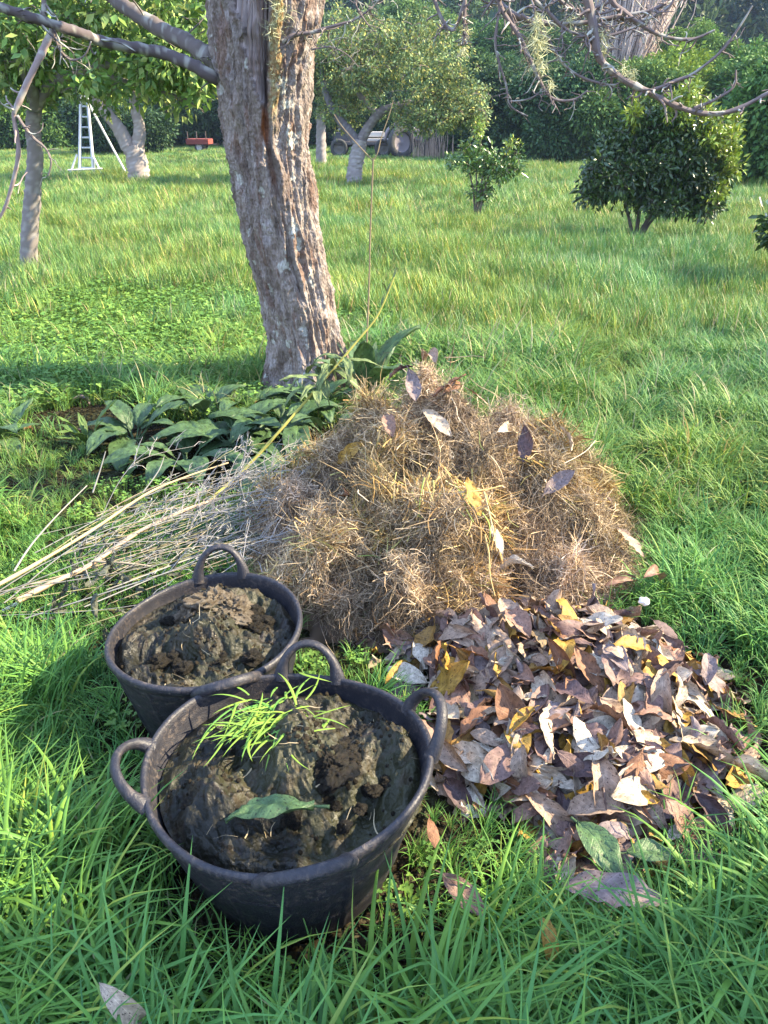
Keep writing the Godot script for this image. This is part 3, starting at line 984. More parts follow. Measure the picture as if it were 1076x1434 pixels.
func cloud_of_leaves(parent: Node, called: String, kinds: Array, m: Material, blobs: Array, s: int, size := Vector2(0.8, 1.25), gap := 0.25, tint := Color.WHITE, flat := 0.5) -> void:
	var r := gen(s)
	var xs := []
	var cs := []
	for k in kinds.size():
		xs.append([])
		cs.append([])
	var gapn := noise_of(0.9, s)
	for b in blobs:  # centre, radii, how many
		var made := 0
		var guard := 0
		while made < b[2] and guard < b[2] * 6:
			guard += 1
			var d := (spin(r) * Vector3.UP).normalized()
			var rad := pow(r.randf(), flat)
			var lump := 1.0 + 0.28 * gapn.get_noise_3d(d.x * 1.9 + b[0].x, d.y * 1.9 + b[0].y, d.z * 1.9 + b[0].z)
			var p: Vector3 = b[0] + d * b[1] * rad * lump
			var sc: float = 2.2 / maxf(0.6, b[1].x)
			if gapn.get_noise_3d(p.x * sc * 1.3, p.y * sc * 1.3, p.z * sc * 1.3) < -0.5 + gap:
				continue
			made += 1
			var k := r.randi() % kinds.size()
			var bs := Basis.from_euler(Vector3(r.randfn(0, 0.5), r.randf() * TAU, r.randfn(0, 0.5))).scaled(Vector3.ONE * r.randf_range(size.x, size.y))
			xs[k].append(Transform3D(bs, p))
			var g := r.randf_range(0.8, 1.2)
			var y := r.randf_range(-0.06, 0.06)
			cs[k].append(Color(tint.r * g * (1.0 + y), tint.g * g, tint.b * g * (1.0 - y)))
	for k in kinds.size():
		if xs[k].size():
			scatter(called, kinds[k], m, xs[k], cs[k], parent)

func stick(parent: Node, called: String, pts: Array, r0: float, r1: float, s: int, col: Color, col2: Color, sides := 12) -> void:
	var mb := MB.new()
	tube(mb, curve(pts, 14), r0, r1, sides, col, col.lerp(col2, 0.5), 0.25, s)
	part(called, mb.done(), M.bark_small, parent)

var kits := {}

func leaf_kits() -> void:
	var apple := [Color(0.105, 0.155, 0.05), Color(0.075, 0.125, 0.045), Color(0.14, 0.18, 0.06), Color(0.23, 0.235, 0.06), Color(0.085, 0.13, 0.06)]
	var pear := [Color(0.12, 0.20, 0.045), Color(0.085, 0.155, 0.04), Color(0.16, 0.24, 0.05), Color(0.20, 0.25, 0.075), Color(0.10, 0.165, 0.05)]
	var citrus := [Color(0.045, 0.085, 0.022), Color(0.06, 0.105, 0.025), Color(0.038, 0.072, 0.026)]
	var young := [Color(0.24, 0.32, 0.035), Color(0.32, 0.38, 0.05), Color(0.17, 0.26, 0.035)]
	var dark := [Color(0.052, 0.100, 0.040), Color(0.070, 0.125, 0.045), Color(0.042, 0.082, 0.040)]
	var mid := [Color(0.105, 0.175, 0.05), Color(0.08, 0.145, 0.045), Color(0.14, 0.21, 0.055)]
	kits.apple = [leaf_cluster(1, 46, 0.085, 0.045, 0.20, apple, 0.006), leaf_cluster(2, 46, 0.08, 0.042, 0.20, apple, 0.006), leaf_cluster(3, 40, 0.09, 0.045, 0.22, apple, 0.006)]
	kits.pear = [leaf_cluster(4, 30, 0.105, 0.058, 0.17, pear, 0.005), leaf_cluster(5, 30, 0.10, 0.052, 0.17, pear, 0.005), leaf_cluster(6, 24, 0.11, 0.06, 0.2, pear, 0.005)]
	kits.citrus = [leaf_cluster(7, 34, 0.095, 0.040, 0.13, citrus, 0.004), leaf_cluster(8, 34, 0.10, 0.042, 0.13, citrus, 0.004), leaf_cluster(9, 28, 0.09, 0.036, 0.15, citrus, 0.004)]
	kits.young = [leaf_cluster(10, 22, 0.085, 0.032, 0.10, young, 0.003)]
	kits.dark = [leaf_cluster(11, 110, 0.15, 0.075, 0.42, dark, 0.0), leaf_cluster(12, 110, 0.14, 0.07, 0.42, dark, 0.0)]
	kits.mid = [leaf_cluster(13, 110, 0.15, 0.07, 0.42, mid, 0.0), leaf_cluster(14, 110, 0.16, 0.075, 0.42, mid, 0.0)]
	kits.far = [leaf_cluster(15, 260, 0.5, 0.26, 1.7, dark, 0.0), leaf_cluster(16, 260, 0.55, 0.26, 1.7, mid, 0.0)]

func orchard() -> void:
	var bark := Color(0.21, 0.185, 0.165)
	var pale := Color(0.40, 0.385, 0.35)
	# slender tree at the left edge
	var b := Vector3(-3.721, 0.000, -8.329)
	var o := thing("pear_tree", "slender grey-barked fruit tree at the left edge of the lawn", "tree", b, 0.0, "fruit trees on the lawn")
	var f := func(a: Array) -> Array: return a.map(func(q): return q - b)
	stick(o, "trunk", f.call([Vector3(-3.799, -0.059, -8.490), Vector3(-3.693, 0.376, -8.490), Vector3(-3.577, 0.791, -8.490), Vector3(-3.473, 1.154, -8.490), Vector3(-3.455, 1.377, -8.490), Vector3(-3.362, 1.625, -8.490)]), 0.09, 0.065, 201, bark, pale, 16)
	stick(o, "limb", f.call([Vector3(-3.353, 1.563, -8.400), Vector3(-3.291, 1.795, -8.200), Vector3(-3.291, 2.010, -8.000), Vector3(-3.395, 2.259, -7.800)]), 0.07, 0.03, 202, bark, pale)
	stick(o, "limb", f.call([Vector3(-3.353, 1.563, -8.400), Vector3(-3.142, 1.740, -8.300), Vector3(-2.783, 1.849, -8.100), Vector3(-2.327, 1.890, -7.800), Vector3(-1.940, 1.827, -7.600)]), 0.06, 0.02, 203, bark, pale)
	stick(o, "limb", f.call([Vector3(-3.333, 1.593, -8.400), Vector3(-3.295, 1.940, -8.800), Vector3(-3.086, 2.316, -9.000), Vector3(-2.866, 2.751, -9.200)]), 0.06, 0.03, 204, bark, pale)
	stick(o, "limb", f.call([Vector3(-2.716, 1.860, -8.100), Vector3(-2.344, 1.774, -7.900), Vector3(-1.955, 1.679, -7.700), Vector3(-1.668, 1.610, -7.500)]), 0.025, 0.008, 205, bark, pale)
	cloud_of_leaves(o, "crown", kits.pear, M.leaf, [[Vector3(-3.057, 2.298, -8.200) - b, Vector3(1.2, 0.55, 1.1), 125], [Vector3(-2.202, 2.103, -7.800) - b, Vector3(1.15, 0.62, 1.0), 130], [Vector3(-1.706, 1.860, -7.400) - b, Vector3(0.45, 0.36, 0.55), 52], [Vector3(-3.701, 1.930, -8.600) - b, Vector3(0.5, 0.55, 0.8), 70], [Vector3(-2.989, 1.879, -8.800) - b, Vector3(0.8, 0.35, 0.8), 60], [Vector3(-1.943, 2.588, -8.000) - b, Vector3(1.6, 0.5, 1.2), 90]], 211, Vector2(0.55, 1.0), 0.44, Color(1.4, 1.38, 1.4))
	# forked old tree by the ladder
	b = Vector3(-6.078, 0.000, -20.687)
	o = thing("apple_tree", "old apple tree with pale forked trunk beside the orchard ladder", "tree", b, 0.0, "fruit trees on the lawn")
	f = func(a: Array) -> Array: return a.map(func(q): return q - b)
	var d := -b.z
	stick(o, "trunk", f.call([b + Vector3(0.05, -0.1, 0), b + Vector3(0.05, 0.4, 0), b + Vector3(0.0, 0.85, 0)]), 0.26, 0.24, 221, Color(0.30, 0.26, 0.23), Color(0.48, 0.45, 0.41), 16)
	stick(o, "stem", f.call([b + Vector3(-0.08, 0.75, 0), b + Vector3(-0.3, 1.25, 0.05), b + Vector3(-0.65, 1.75, 0.1), b + Vector3(-0.9, 2.3, 0.2)]), 0.19, 0.09, 222, Color(0.30, 0.26, 0.23), Color(0.48, 0.45, 0.41))
	stick(o, "stem", f.call([b + Vector3(0.08, 0.7, 0), b + Vector3(0.22, 1.2, 0), b + Vector3(0.18, 1.8, 0), b + Vector3(0.4, 2.4, 0)]), 0.17, 0.08, 223, Color(0.30, 0.26, 0.23), Color(0.48, 0.45, 0.41))
	cloud_of_leaves(o, "crown", kits.apple, M.leaf, [[Vector3(-0.5, 2.9, 0), Vector3(2.2, 1.0, 1.8), 340], [Vector3(1.4, 2.5, 0.4), Vector3(1.3, 0.9, 1.2), 160], [Vector3(0.2, 3.9, 0), Vector3(1.8, 0.9, 1.6), 240], [Vector3(-2.2, 2.4, 0.2), Vector3(1.0, 0.8, 1.0), 150]], 225, Vector2(0.8, 1.3), 0.36, Color(1.4, 1.35, 1.3))
	# the apple tree in the middle with its Y of limbs
	b = Vector3(-0.693, 0.000, -19.827)
	o = thing("apple_tree", "apple tree with short trunk dividing into a Y, right of the big trunk", "tree", b, 0.0, "fruit trees on the lawn")
	f = func(a: Array) -> Array: return a.map(func(q): return q - b)
	stick(o, "trunk", f.call([Vector3(-0.714, -0.068, -19.900), Vector3(-0.691, 0.306, -19.900), Vector3(-0.617, 0.688, -19.900), Vector3(-0.547, 0.974, -19.900)]), 0.19, 0.16, 231, Color(0.27, 0.245, 0.235), Color(0.42, 0.4, 0.37), 16)
	stick(o, "limb", f.call([Vector3(-0.581, 0.869, -19.900), Vector3(-0.792, 1.137, -19.900), Vector3(-1.111, 1.504, -19.900), Vector3(-1.338, 2.006, -19.900), Vector3(-1.369, 2.495, -19.900)]), 0.13, 0.05, 232, Color(0.15, 0.14, 0.15), Color(0.3, 0.3, 0.29))
	stick(o, "limb", f.call([Vector3(-0.581, 0.869, -19.900), Vector3(-0.429, 1.137, -19.900), Vector3(-0.131, 1.504, -19.900), Vector3(0.195, 1.649, -19.900), Vector3(0.844, 1.749, -19.900), Vector3(1.335, 1.649, -19.900)]), 0.13, 0.05, 233, Color(0.2, 0.18, 0.175), Color(0.36, 0.34, 0.32))
	stick(o, "limb", f.call([Vector3(-0.131, 1.460, -19.900), Vector3(-0.374, 1.721, -19.900), Vector3(-0.613, 2.006, -19.900), Vector3(-0.447, 2.357, -19.900), Vector3(-0.126, 2.904, -19.900)]), 0.08, 0.03, 234, bark, pale)
	cloud_of_leaves(o, "crown", kits.apple, M.leaf, [[Vector3(0.032, 2.421, -19.800) - b, Vector3(1.9, 0.9, 1.7), 220], [Vector3(0.348, 2.979, -20.000) - b, Vector3(1.6, 0.65, 1.4), 125], [Vector3(1.546, 1.858, -19.600) - b, Vector3(0.85, 0.75, 1.0), 95], [Vector3(-0.934, 2.650, -20.200) - b, Vector3(0.9, 0.9, 1.2), 150], [Vector3(-1.056, 1.653, -20.500) - b, Vector3(0.6, 0.5, 0.8), 60], [Vector3(0.989, 1.433, -19.400) - b, Vector3(0.9, 0.35, 0.8), 100], [Vector3(2.047, 1.432, -19.600) - b, Vector3(0.25, 0.3, 0.4), 24]], 235, Vector2(0.6, 1.2), 0.42, Color(1.75, 1.65, 1.75))
	# trunk further back, just right of the big tree
	b = Vector3(-2.098, 0.000, -28.272)
	o = thing("apple_tree", "far small fruit tree with straight grey trunk peeping past the big trunk", "tree", b, 0.0, "fruit trees on the lawn")
	stick(o, "trunk", [Vector3(0, -0.1, 0), Vector3(0.02, 0.7, 0), Vector3(0.05, 1.5, 0), Vector3(0.1, 2.2, 0)], 0.18, 0.12, 241, Color(0.25, 0.22, 0.21), Color(0.4, 0.38, 0.35))
	cloud_of_leaves(o, "crown", kits.apple, M.leaf, [[Vector3(-0.2, 2.9, 0), Vector3(2.0, 1.1, 1.5), 360], [Vector3(0.8, 2.2, 0.4), Vector3(1.0, 0.6, 0.9), 110]], 245, Vector2(0.9, 1.4), 0.25)
	# small citrus with fruit
	b = Vector3(1.494, 0.000, -13.229)
	o = thing("citrus_shrub", "small sparse citrus shrub with an upright shoot on the lawn", "shrub", b, 0.0, "citrus shrubs on the lawn")
	for k in 4:
		stick(o, "stem", [Vector3(0.02 * k - 0.03, -0.05, 0), Vector3(0.05 * (k - 1.5), 0.4, 0.03 * k), Vector3(0.15 * (k - 1.5), 0.9, 0.05)], 0.02, 0.008, 250 + k, Color(0.12, 0.10, 0.08), Color(0.2, 0.19, 0.16), 7)
	stick(o, "stem", [Vector3(0, 0.7, 0), Vector3(0.0, 1.1, 0), Vector3(0.02, 1.5, 0)], 0.01, 0.004, 255, Color(0.12, 0.14, 0.06), Color(0.2, 0.19, 0.16), 6)
	cloud_of_leaves(o, "crown", kits.citrus, M.glossy_leaf, [[Vector3(-0.1, 0.85, 0), Vector3(0.38, 0.30, 0.36), 36], [Vector3(0.38, 0.78, 0.05), Vector3(0.30, 0.34, 0.32), 32], [Vector3(0.05, 0.42, 0), Vector3(0.18, 0.24, 0.18), 12]], 256, Vector2(0.7, 1.05), 0.36, Color(2.1, 2.1, 1.6))
	cloud_of_leaves(o, "young_shoot", kits.young, M.glossy_leaf, [[Vector3(0.0, 1.28, 0), Vector3(0.07, 0.25, 0.07), 7], [Vector3(0.5, 1.02, 0), Vector3(0.12, 0.12, 0.12), 4], [Vector3(-0.3, 1.02, 0), Vector3(0.1, 0.1, 0.1), 3]], 257, Vector2(0.5, 0.9), 0.0)
	var rr := gen(258)
	# big citrus bush
	b = Vector3(3.340, 0.000, -10.787)
	o = thing("citrus_shrub", "large glossy citrus bush with pale young shoots on the right of the lawn", "shrub", b, 0.0, "citrus shrubs on the lawn")
	o.scale = Vector3(0.9, 1.04, 0.9)
	for q in [[Vector3(-0.35, 0.75, 0.1), 0.03], [Vector3(-0.02, 0.9, 0.0), 0.03], [Vector3(0.3, 0.8, 0.1), 0.042], [Vector3(0.1, 0.95, -0.3), 0.028], [Vector3(0.5, 0.8, 0.0), 0.026]]:
		var e: Vector3 = q[0]
		stick(o, "stem", [Vector3(e.x * 0.06, -0.05, e.z * 0.1), Vector3(e.x * 0.3, 0.18, e.z * 0.3), Vector3(e.x * 0.62, 0.42, e.z * 0.6), e], q[1], q[1] * 0.5, int(e.x * 100) + 300, Color(0.10, 0.09, 0.08), Color(0.2, 0.19, 0.17), 9)
	cloud_of_leaves(o, "crown", kits.citrus, M.glossy_leaf, [[Vector3(-0.35, 0.80, 0.1), Vector3(0.52, 0.36, 0.5), 150], [Vector3(0.25, 0.90, 0.0), Vector3(0.58, 0.44, 0.56), 210], [Vector3(0.68, 0.75, 0.0), Vector3(0.40, 0.36, 0.42), 120], [Vector3(0.3, 1.28, 0.0), Vector3(0.36, 0.24, 0.36), 80], [Vector3(0.78, 0.47, 0.1), Vector3(0.36, 0.18, 0.34), 60], [Vector3(-0.7, 0.62, 0.15), Vector3(0.22, 0.18, 0.22), 26], [Vector3(-0.5, 1.12, 0.1), Vector3(0.2, 0.16, 0.2), 18], [Vector3(-0.1, 1.3, 0.1), Vector3(0.18, 0.2, 0.18), 20], [Vector3(0.75, 1.28, 0), Vector3(0.16, 0.22, 0.16), 18], [Vector3(0.15, 0.5, 0.4), Vector3(0.3, 0.14, 0.2), 22]], 310, Vector2(0.7, 1.15), 0.34)
	cloud_of_leaves(o, "young_shoot", kits.young, M.glossy_leaf, [[Vector3(-0.30, 1.42, 0.15), Vector3(0.08, 0.22, 0.08), 14], [Vector3(0.42, 1.48, 0.12), Vector3(0.34, 0.24, 0.3), 95], [Vector3(0.98, 1.15, 0.15), Vector3(0.2, 0.34, 0.22), 70], [Vector3(1.04, 0.85, 0.2), Vector3(0.18, 0.26, 0.2), 34], [Vector3(0.75, 1.2, 0.28), Vector3(0.3, 0.22, 0.25), 50], [Vector3(0.9, 0.6, 0.3), Vector3(0.25, 0.2, 0.2), 16]], 311, Vector2(0.7, 1.15), 0.0)
	# single leaves that can be told apart on the side of the bush that faces the lawn
	var lm := [leaf_mesh(3001, 0.10, 0.044, 0.5, 0.4, 0.03, 0.012), leaf_mesh(3002, 0.095, 0.04, 0.8, 0.6, 0.03, 0.012), leaf_mesh(3003, 0.11, 0.046, 0.3, 0.5, 0.03, 0.012)]
	rr = gen(312)
	for k in 280:
		var blob: Array = [[Vector3(-0.35, 0.80, 0.1), Vector3(0.57, 0.42, 0.52)], [Vector3(0.25, 0.90, 0.0), Vector3(0.62, 0.50, 0.60)], [Vector3(0.68, 0.75, 0.0), Vector3(0.44, 0.42, 0.44)]][k % 3]
		var dd := Vector3(rr.randfn(0, 0.8), rr.randfn(0, 0.7), absf(rr.randfn(0.5, 0.6))).normalized()
		var q := part("leaf", lm[k % 3], M.citrus_leaf, o)
		q.transform = Transform3D(Basis.looking_at(-(dd + Vector3(rr.randfn(0, 0.6), rr.randfn(-0.3, 0.4), rr.randfn(0, 0.4))).normalized(), Vector3.UP), blob[0] + dd * blob[1])
	# shrub cut by the right edge
	b = Vector3(3.930, 0.000, -7.870)
	o = thing("citrus_shrub", "dark shrub cut off by the right edge of the view", "shrub", b, 0.0, "citrus shrubs on the lawn")
	stick(o, "stem", [Vector3(0, -0.05, 0), Vector3(0.05, 0.3, 0), Vector3(0.1, 0.7, 0)], 0.03, 0.015, 321, Color(0.10, 0.09, 0.08), Color(0.2, 0.19, 0.17), 9)
	cloud_of_leaves(o, "crown", kits.citrus, M.glossy_leaf, [[Vector3(0.1, 0.55, 0.0), Vector3(0.36, 0.28, 0.36), 80], [Vector3(0.35, 0.75, 0), Vector3(0.4, 0.3, 0.4), 60]], 322, Vector2(0.75, 1.15), 0.25)

func hedge_tree(called: String, label: String, px: Vector3, half: float, top: float, kit: String, tint: Color, s: int, group := "evergreens closing the lawn", low := 0.25) -> void:
	var o := thing(called, label, "tree", Vector3(px.x, 0, px.z), 0.0, group)
	stick(o, "trunk", [Vector3(0, -0.1, 0), Vector3(0.1, top * 0.3, 0), Vector3(-0.05, top * 0.7, 0)], 0.16, 0.06, s, Color(0.10, 0.085, 0.07), Color(0.17, 0.15, 0.13), 8)
	var n := int(60.0 * half * top)
	var r := gen(s)
	var blobs := [[Vector3(0, top * 0.45, 0), Vector3(half * 0.85, top * 0.42, half * 0.8), n]]
	for k in 9:
		var a := r.randf() * TAU
		var e := Vector3(cos(a) * half * 0.72, top * r.randf_range(low, 0.85), sin(a) * half * 0.7)
		blobs.append([e, Vector3(1, 0.8, 1) * half * r.randf_range(0.3, 0.5), int(n * 0.2)])
	blobs.append([Vector3(0, top * 0.8, 0), Vector3(half * 0.5, top * 0.2, half * 0.5), int(n * 0.2)])
	cloud_of_leaves(o, "crown", kits[kit], M.leaf, blobs, s + 1, Vector2(0.8, 1.3), 0.12, tint, 0.25)

func background() -> void:
	var rows := [  # label, foot, height, half width, leaves, tint
		["dense dark evergreen directly behind the old tractor", Vector3(0.794, 0.000, -43.191), 3.36, 3.2, "dark", Color(1, 1, 1)],
		["dark evergreen just right of the hanging lichened fruit", Vector3(3.673, 0.000, -37.463), 3.48, 2.3, "dark", Color(1.3, 1.35, 1.1)],
		["dark evergreen behind the small citrus shrub", Vector3(5.027, 0.000, -32.507), 2.94, 2.0, "dark", Color(1, 1, 1.05)],
		["blue-green evergreen left of the big citrus bush", Vector3(6.338, 0.000, -30.482), 2.98, 1.7, "dark", Color(1.2, 1.25, 1.25)],
		["round-topped evergreen nearest the hedge gap behind the citrus bush", Vector3(7.396, 0.000, -29.559), 2.52, 1.5, "mid", Color(0.8, 0.9, 0.9)],
		["broad green evergreen behind the left of the citrus bush", Vector3(8.641, 0.000, -29.559), 2.85, 1.5, "mid", Color(1.0, 1.05, 0.85)],
		["bright yellow-green tree above the big citrus bush", Vector3(10.374, 0.000, -31.463), 3.46, 1.6, "mid", Color(1.7, 1.5, 0.8)],
		["dark blue-green tree behind the right of the citrus bush", Vector3(11.855, 0.000, -30.482), 2.21, 1.6, "dark", Color(1.2, 1.3, 1.3)],
		["dark evergreen behind the forked apple tree", Vector3(-10.895, 0.000, -36.090), 1.77, 1.9, "dark", Color(0.8, 0.85, 0.8)],
		["evergreen at the far left behind the slender tree", Vector3(-18.737, 0.000, -44.152), 2.31, 5.0, "mid", Color(0.7, 0.85, 0.7)],
		["green hedge tree far behind the ladder", Vector3(-15.385, 0.000, -45.156), 2.49, 4.0, "mid", Color(0.8, 0.95, 0.8)],
		["dark tree seen through the gap left of the big trunk", Vector3(-9.180, 0.000, -46.207), 3.81, 4.0, "dark", Color(1.0, 1.0, 0.9)],
		["tall dark tree hidden behind the big trunk", Vector3(-5.323, 0.000, -46.207), 4.45, 4.0, "dark", Color(1.1, 1.1, 1.0)],
		["dark evergreen right of the far small fruit tree", Vector3(-2.376, 0.000, -45.156), 3.44, 3.6, "dark", Color(0.9, 0.95, 0.9)]]
	for i in rows.size():
		var q: Array = rows[i]
		hedge_tree("evergreen_tree", q[0], q[1], q[3], q[2], q[4], q[5], 400 + i * 10)
	var foot := [  # the same, with the kind first
		["evergreen_tree", "rounded sunlit tree standing clear against the dark hill", Vector3(17.670, 0.028, -50.000), 6.03, 1.8, "mid", Color(1.3, 1.35, 0.9)],
		["russet_tree", "russet-leaved tree at the foot of the dark hill", Vector3(23.301, -0.208, -58.000), 3.10, 2.2, "mid", Color(2.9, 1.2, 0.9)],
		["evergreen_tree", "grey-green tree far right under the hill", Vector3(23.944, -0.090, -54.000), 4.13, 2.4, "mid", Color(1.0, 1.1, 1.1)],
		["evergreen_tree", "dark tree rising between the poplar and the lichened branches", Vector3(8.895, 0.145, -46.000), 5.37, 2.4, "dark", Color(1.1, 1.2, 1.0)],
		["evergreen_tree", "mid-green tree behind the hanging lichened fruit", Vector3(6.334, 0.028, -50.000), 6.03, 2.6, "mid", Color(0.8, 0.95, 0.8)],
		["evergreen_tree", "pale grey-green tree on the slope above the middle apple tree", Vector3(2.894, -0.149, -56.000), 7.32, 3.6, "mid", Color(1.0, 1.1, 1.0)]]
	for i in foot.size():
		var q: Array = foot[i]
		hedge_tree(q[0], q[1], q[2], q[4], q[3], q[5], q[6], 560 + i * 10, "trees at the foot of the hill", 0.5)
	hedge_tree("broadleaf_tree", "large blue-green leafy tree reaching in at the right edge", Vector3(9.170, 0.000, -19.032), 1.45, 2.7, "mid", Color(0.9, 1.1, 1.05), 660, "evergreens closing the lawn", 0.35)
	hedge_tree("evergreen_tree", "mid-green tree behind the leafy tree at the right edge", Vector3(13.446, 0.000, -30.482), 2.0, 3.4, "mid", Color(0.95, 1.1, 0.95), 670)
	# bare upright poplar
	var b := Vector3(13.816, 0.359, -52.000)
	var o := thing("poplar_tree", "tall bare poplar with close upright grey branches behind the hedge", "tree", Vector3(b.x, 0, b.z))
	stick(o, "trunk", [Vector3(0, -0.1, 0), Vector3(0.1, 4, 0), Vector3(0.2, 10, 0), Vector3(0.3, 17, 0)], 0.4, 0.08, 700, Color(0.24, 0.2, 0.18), Color(0.34, 0.31, 0.29))
	var mb := MB.new()
	var r := gen(701)
	for i in 700:
		var a := r.randf() * TAU
		var h0 := r.randf_range(1.5, 11.0)
		var out := r.randf_range(0.8, 2.6)
		var len := r.randf_range(3.0, 6.5)
		var base := Vector3(0.02 * h0, h0, 0)
		var dir := Vector3(cos(a), 0, sin(a))
		var mid := base + dir * out * 0.6 + Vector3(0.1, len * 0.3, 0)
		var end := base + dir * out + Vector3(r.randfn(0.5, 0.3), len, r.randfn(0, 0.3))
		var k := r.randf_range(0.7, 1.25)
		tube(mb, curve([base, mid, end], 4), r.randf_range(0.05, 0.09), 0.02, 4, Color(0.50 * k, 0.42 * k, 0.37 * k))
		for j in 3:
			var q := base.lerp(end, r.randf_range(0.4, 0.85))
			tube(mb, PackedVector3Array([q, q + Vector3(r.randfn(0.1, 0.15), 0.8, r.randfn(0, 0.2)), q + Vector3(r.randfn(0.2, 0.2), 1.7, r.randfn(0, 0.3))]), 0.03, 0.012, 3, Color(0.52 * k, 0.44 * k, 0.39 * k))
	part("bare_branches", mb.done(), M.bark_small, o).set_meta("kind", "stuff")
	# wooded hillside
	var hm := MB.new()
	var nx := 60
	var nz := 30
	for i in nz + 1:
		for j in nx + 1:
			var x := -190.0 + 380.0 * j / nx
			var z := -62.0 - 150.0 * i / nz
			hm.add(Vector3(x, hill_h(x, z), z), Color(0.045, 0.065, 0.03))
	hm.grid(nz + 1, nx + 1, 0)
	var hill := MeshInstance3D.new()
	hill.name = "hill"
	hill.mesh = hm.done()
	hill.material_override = M.soil
	hill.set_meta("kind", "structure")
	add_child(hill)
	var w := Node3D.new()
	w.name = "hillside_wood"
	add_child(w)
	tag(w, "dense dark wood covering the hillside behind the orchard", "wood", "", "stuff")
	r = gen(710)
	var xs := [[], []]
	var cs := [[], []]
	for i in 5200:
		var z := -64.0 - 120.0 * pow(r.randf(), 1.2)
		var x := r.randf_range(-1.0, 1.0) * (30.0 - z * 0.62)
		var k := r.randi() % 2
		var sz := r.randf_range(0.7, 1.5)
		xs[k].append(Transform3D(Basis(Vector3.UP, r.randf() * TAU).scaled(Vector3(sz, sz * r.randf_range(0.9, 1.8), sz)), Vector3(x, hill_h(x, z) + r.randf_range(0.0, 2.6), z)))
		var g := r.randf_range(0.3, 0.6) if x > 10.0 else r.randf_range(0.5, 0.95)
		cs[k].append(Color(g, g, g * 1.15))
	scatter("wood_crown", kits.far[0], M.leaf, xs[0], cs[0], w)
	scatter("wood_crown", kits.far[1], M.leaf, xs[1], cs[1], w)

func hill_h(x: float, z: float) -> float:
	var k := smoothstep(-62.0, -190.0, z)
	return -0.3 + 62.0 * k + 6.0 * k * soft.get_noise_2d(x * 0.08, z * 0.08) + smoothstep(-62.0, -80.0, z) * (3.0 + 2.0 * soft.get_noise_2d(x * 0.3, 3.0))

# a fruit tree just outside the view on the sunny side; its shade falls on the grass at the lower right
func shade_trees() -> void:
	var q := [
		["fruit tree outside the view, right of the heap of leaves", Vector3(4.1, 0, -0.2), [[Vector3(-0.5, 2.15, -0.75), Vector3(0.6, 0.35, 0.30), 52], [Vector3(-1.5, 2.15, -0.75), Vector3(0.6, 0.32, 0.26), 44], [Vector3(-2.3, 2.2, -0.70), Vector3(0.4, 0.28, 0.22), 20], [Vector3(0.2, 2.6, 0.3), Vector3(0.9, 0.6, 0.9), 90]]]]
	for i in q.size():
		var o := thing("apple_tree", q[i][0], "tree", q[i][1], 0.0, "fruit trees on the lawn")
		stick(o, "trunk", [Vector3(0, -0.1, 0), Vector3(0.05, 0.8, 0), Vector3(0, 1.5, 0)], 0.14, 0.11, 900 + i, Color(0.25, 0.22, 0.21), Color(0.4, 0.38, 0.35))
		for b in q[i][2]:
			stick(o, "limb", [Vector3(0, 1.4, 0), b[0] * 0.5 + Vector3(0, 0.9, 0), b[0]], 0.08, 0.02, 910 + i, Color(0.25, 0.22, 0.21), Color(0.4, 0.38, 0.35))
		cloud_of_leaves(o, "crown", kits.apple, M.leaf, q[i][2], 920 + i, Vector2(0.75, 1.15), 0.32)

# ---------------------------------------------------------------- plants on the ground

# a leaf on its stalk that rises from the crown of a plant and arches over
func arching_leaf(s: int, length: float, width: float, rise: float, droop: float, stalk: float, wavy := 0.03, blunt := 0.85) -> ArrayMesh:
	var r := gen(s)
	var mb := MB.new()
	var nu := 15
	var nv := 9
	var pos := Vector3.ZERO
	var off := r.randf() * 50.0
	var sp := PackedVector3Array([pos])
	var ang := rise
	for i in 5:
		pos += Vector3(0, sin(ang), cos(ang)) * stalk / 5.0
		sp.append(pos)
	var sideways := r.randfn(0, 0.18)
	for i in nu:
		var k := float(i) / (nu - 1)
		var dir := Vector3(sin(sideways * k), sin(ang), cos(ang)).normalized()
		var side := Vector3.UP.cross(dir).normalized()
		var up := dir.cross(side)
		var w := width * 0.5 * pow(sin(PI * pow(k, blunt)), 0.85)
		if i == nu - 1:
			w = 0.0005
		w = maxf(w, 0.002)
		for j in nv:
			var q := 2.0 * j / (nv - 1) - 1.0
			var puff := 0.010 * width / 0.1 * absf(sin(k * 24.0 - absf(q) * 4.0)) * (1.0 - q * q)
			var wave := wavy * fine.get_noise_3d(k * 3.0 + off, q * 1.5, off) * length
			mb.add(pos + side * w * q * 0.96 + up * (absf(q) * w * 0.28 + puff + wave), Color.WHITE, Vector2(0.5 + 0.48 * q, k))
		pos += dir * length / (nu - 1)
		ang -= droop / (nu - 1)
	mb.grid(nu, nv, 0)
	tube(mb, sp, width * 0.05, width * 0.035, 6, Color(1.3, 1.4, 1.2))
	return mb.done()

func rosette(called: String, label: String, category: String, at: Vector3, n: int, length: float, width: float, m: Material, s: int, rise: Vector2, droop: Vector2, stalk: float, group := "", blunt := 0.85) -> Node3D:
	var o := thing(called, label, category, on_ground(at), 0.0, group)
	var r := gen(s)
	for i in n:
		var k := r.randf_range(0.5, 1.15)
		var q := part("leaf", arching_leaf(s * 31 + i, length * k, width * k, r.randf_range(rise.x, rise.y), r.randf_range(droop.x, droop.y), stalk * r.randf_range(0.5, 1.2), 0.05, blunt), m, o)
		q.rotation.y = TAU * i / n + r.randfn(0, 0.6)
		q.position = Vector3(sin(q.rotation.y), 0, cos(q.rotation.y)) * 0.015
	return o

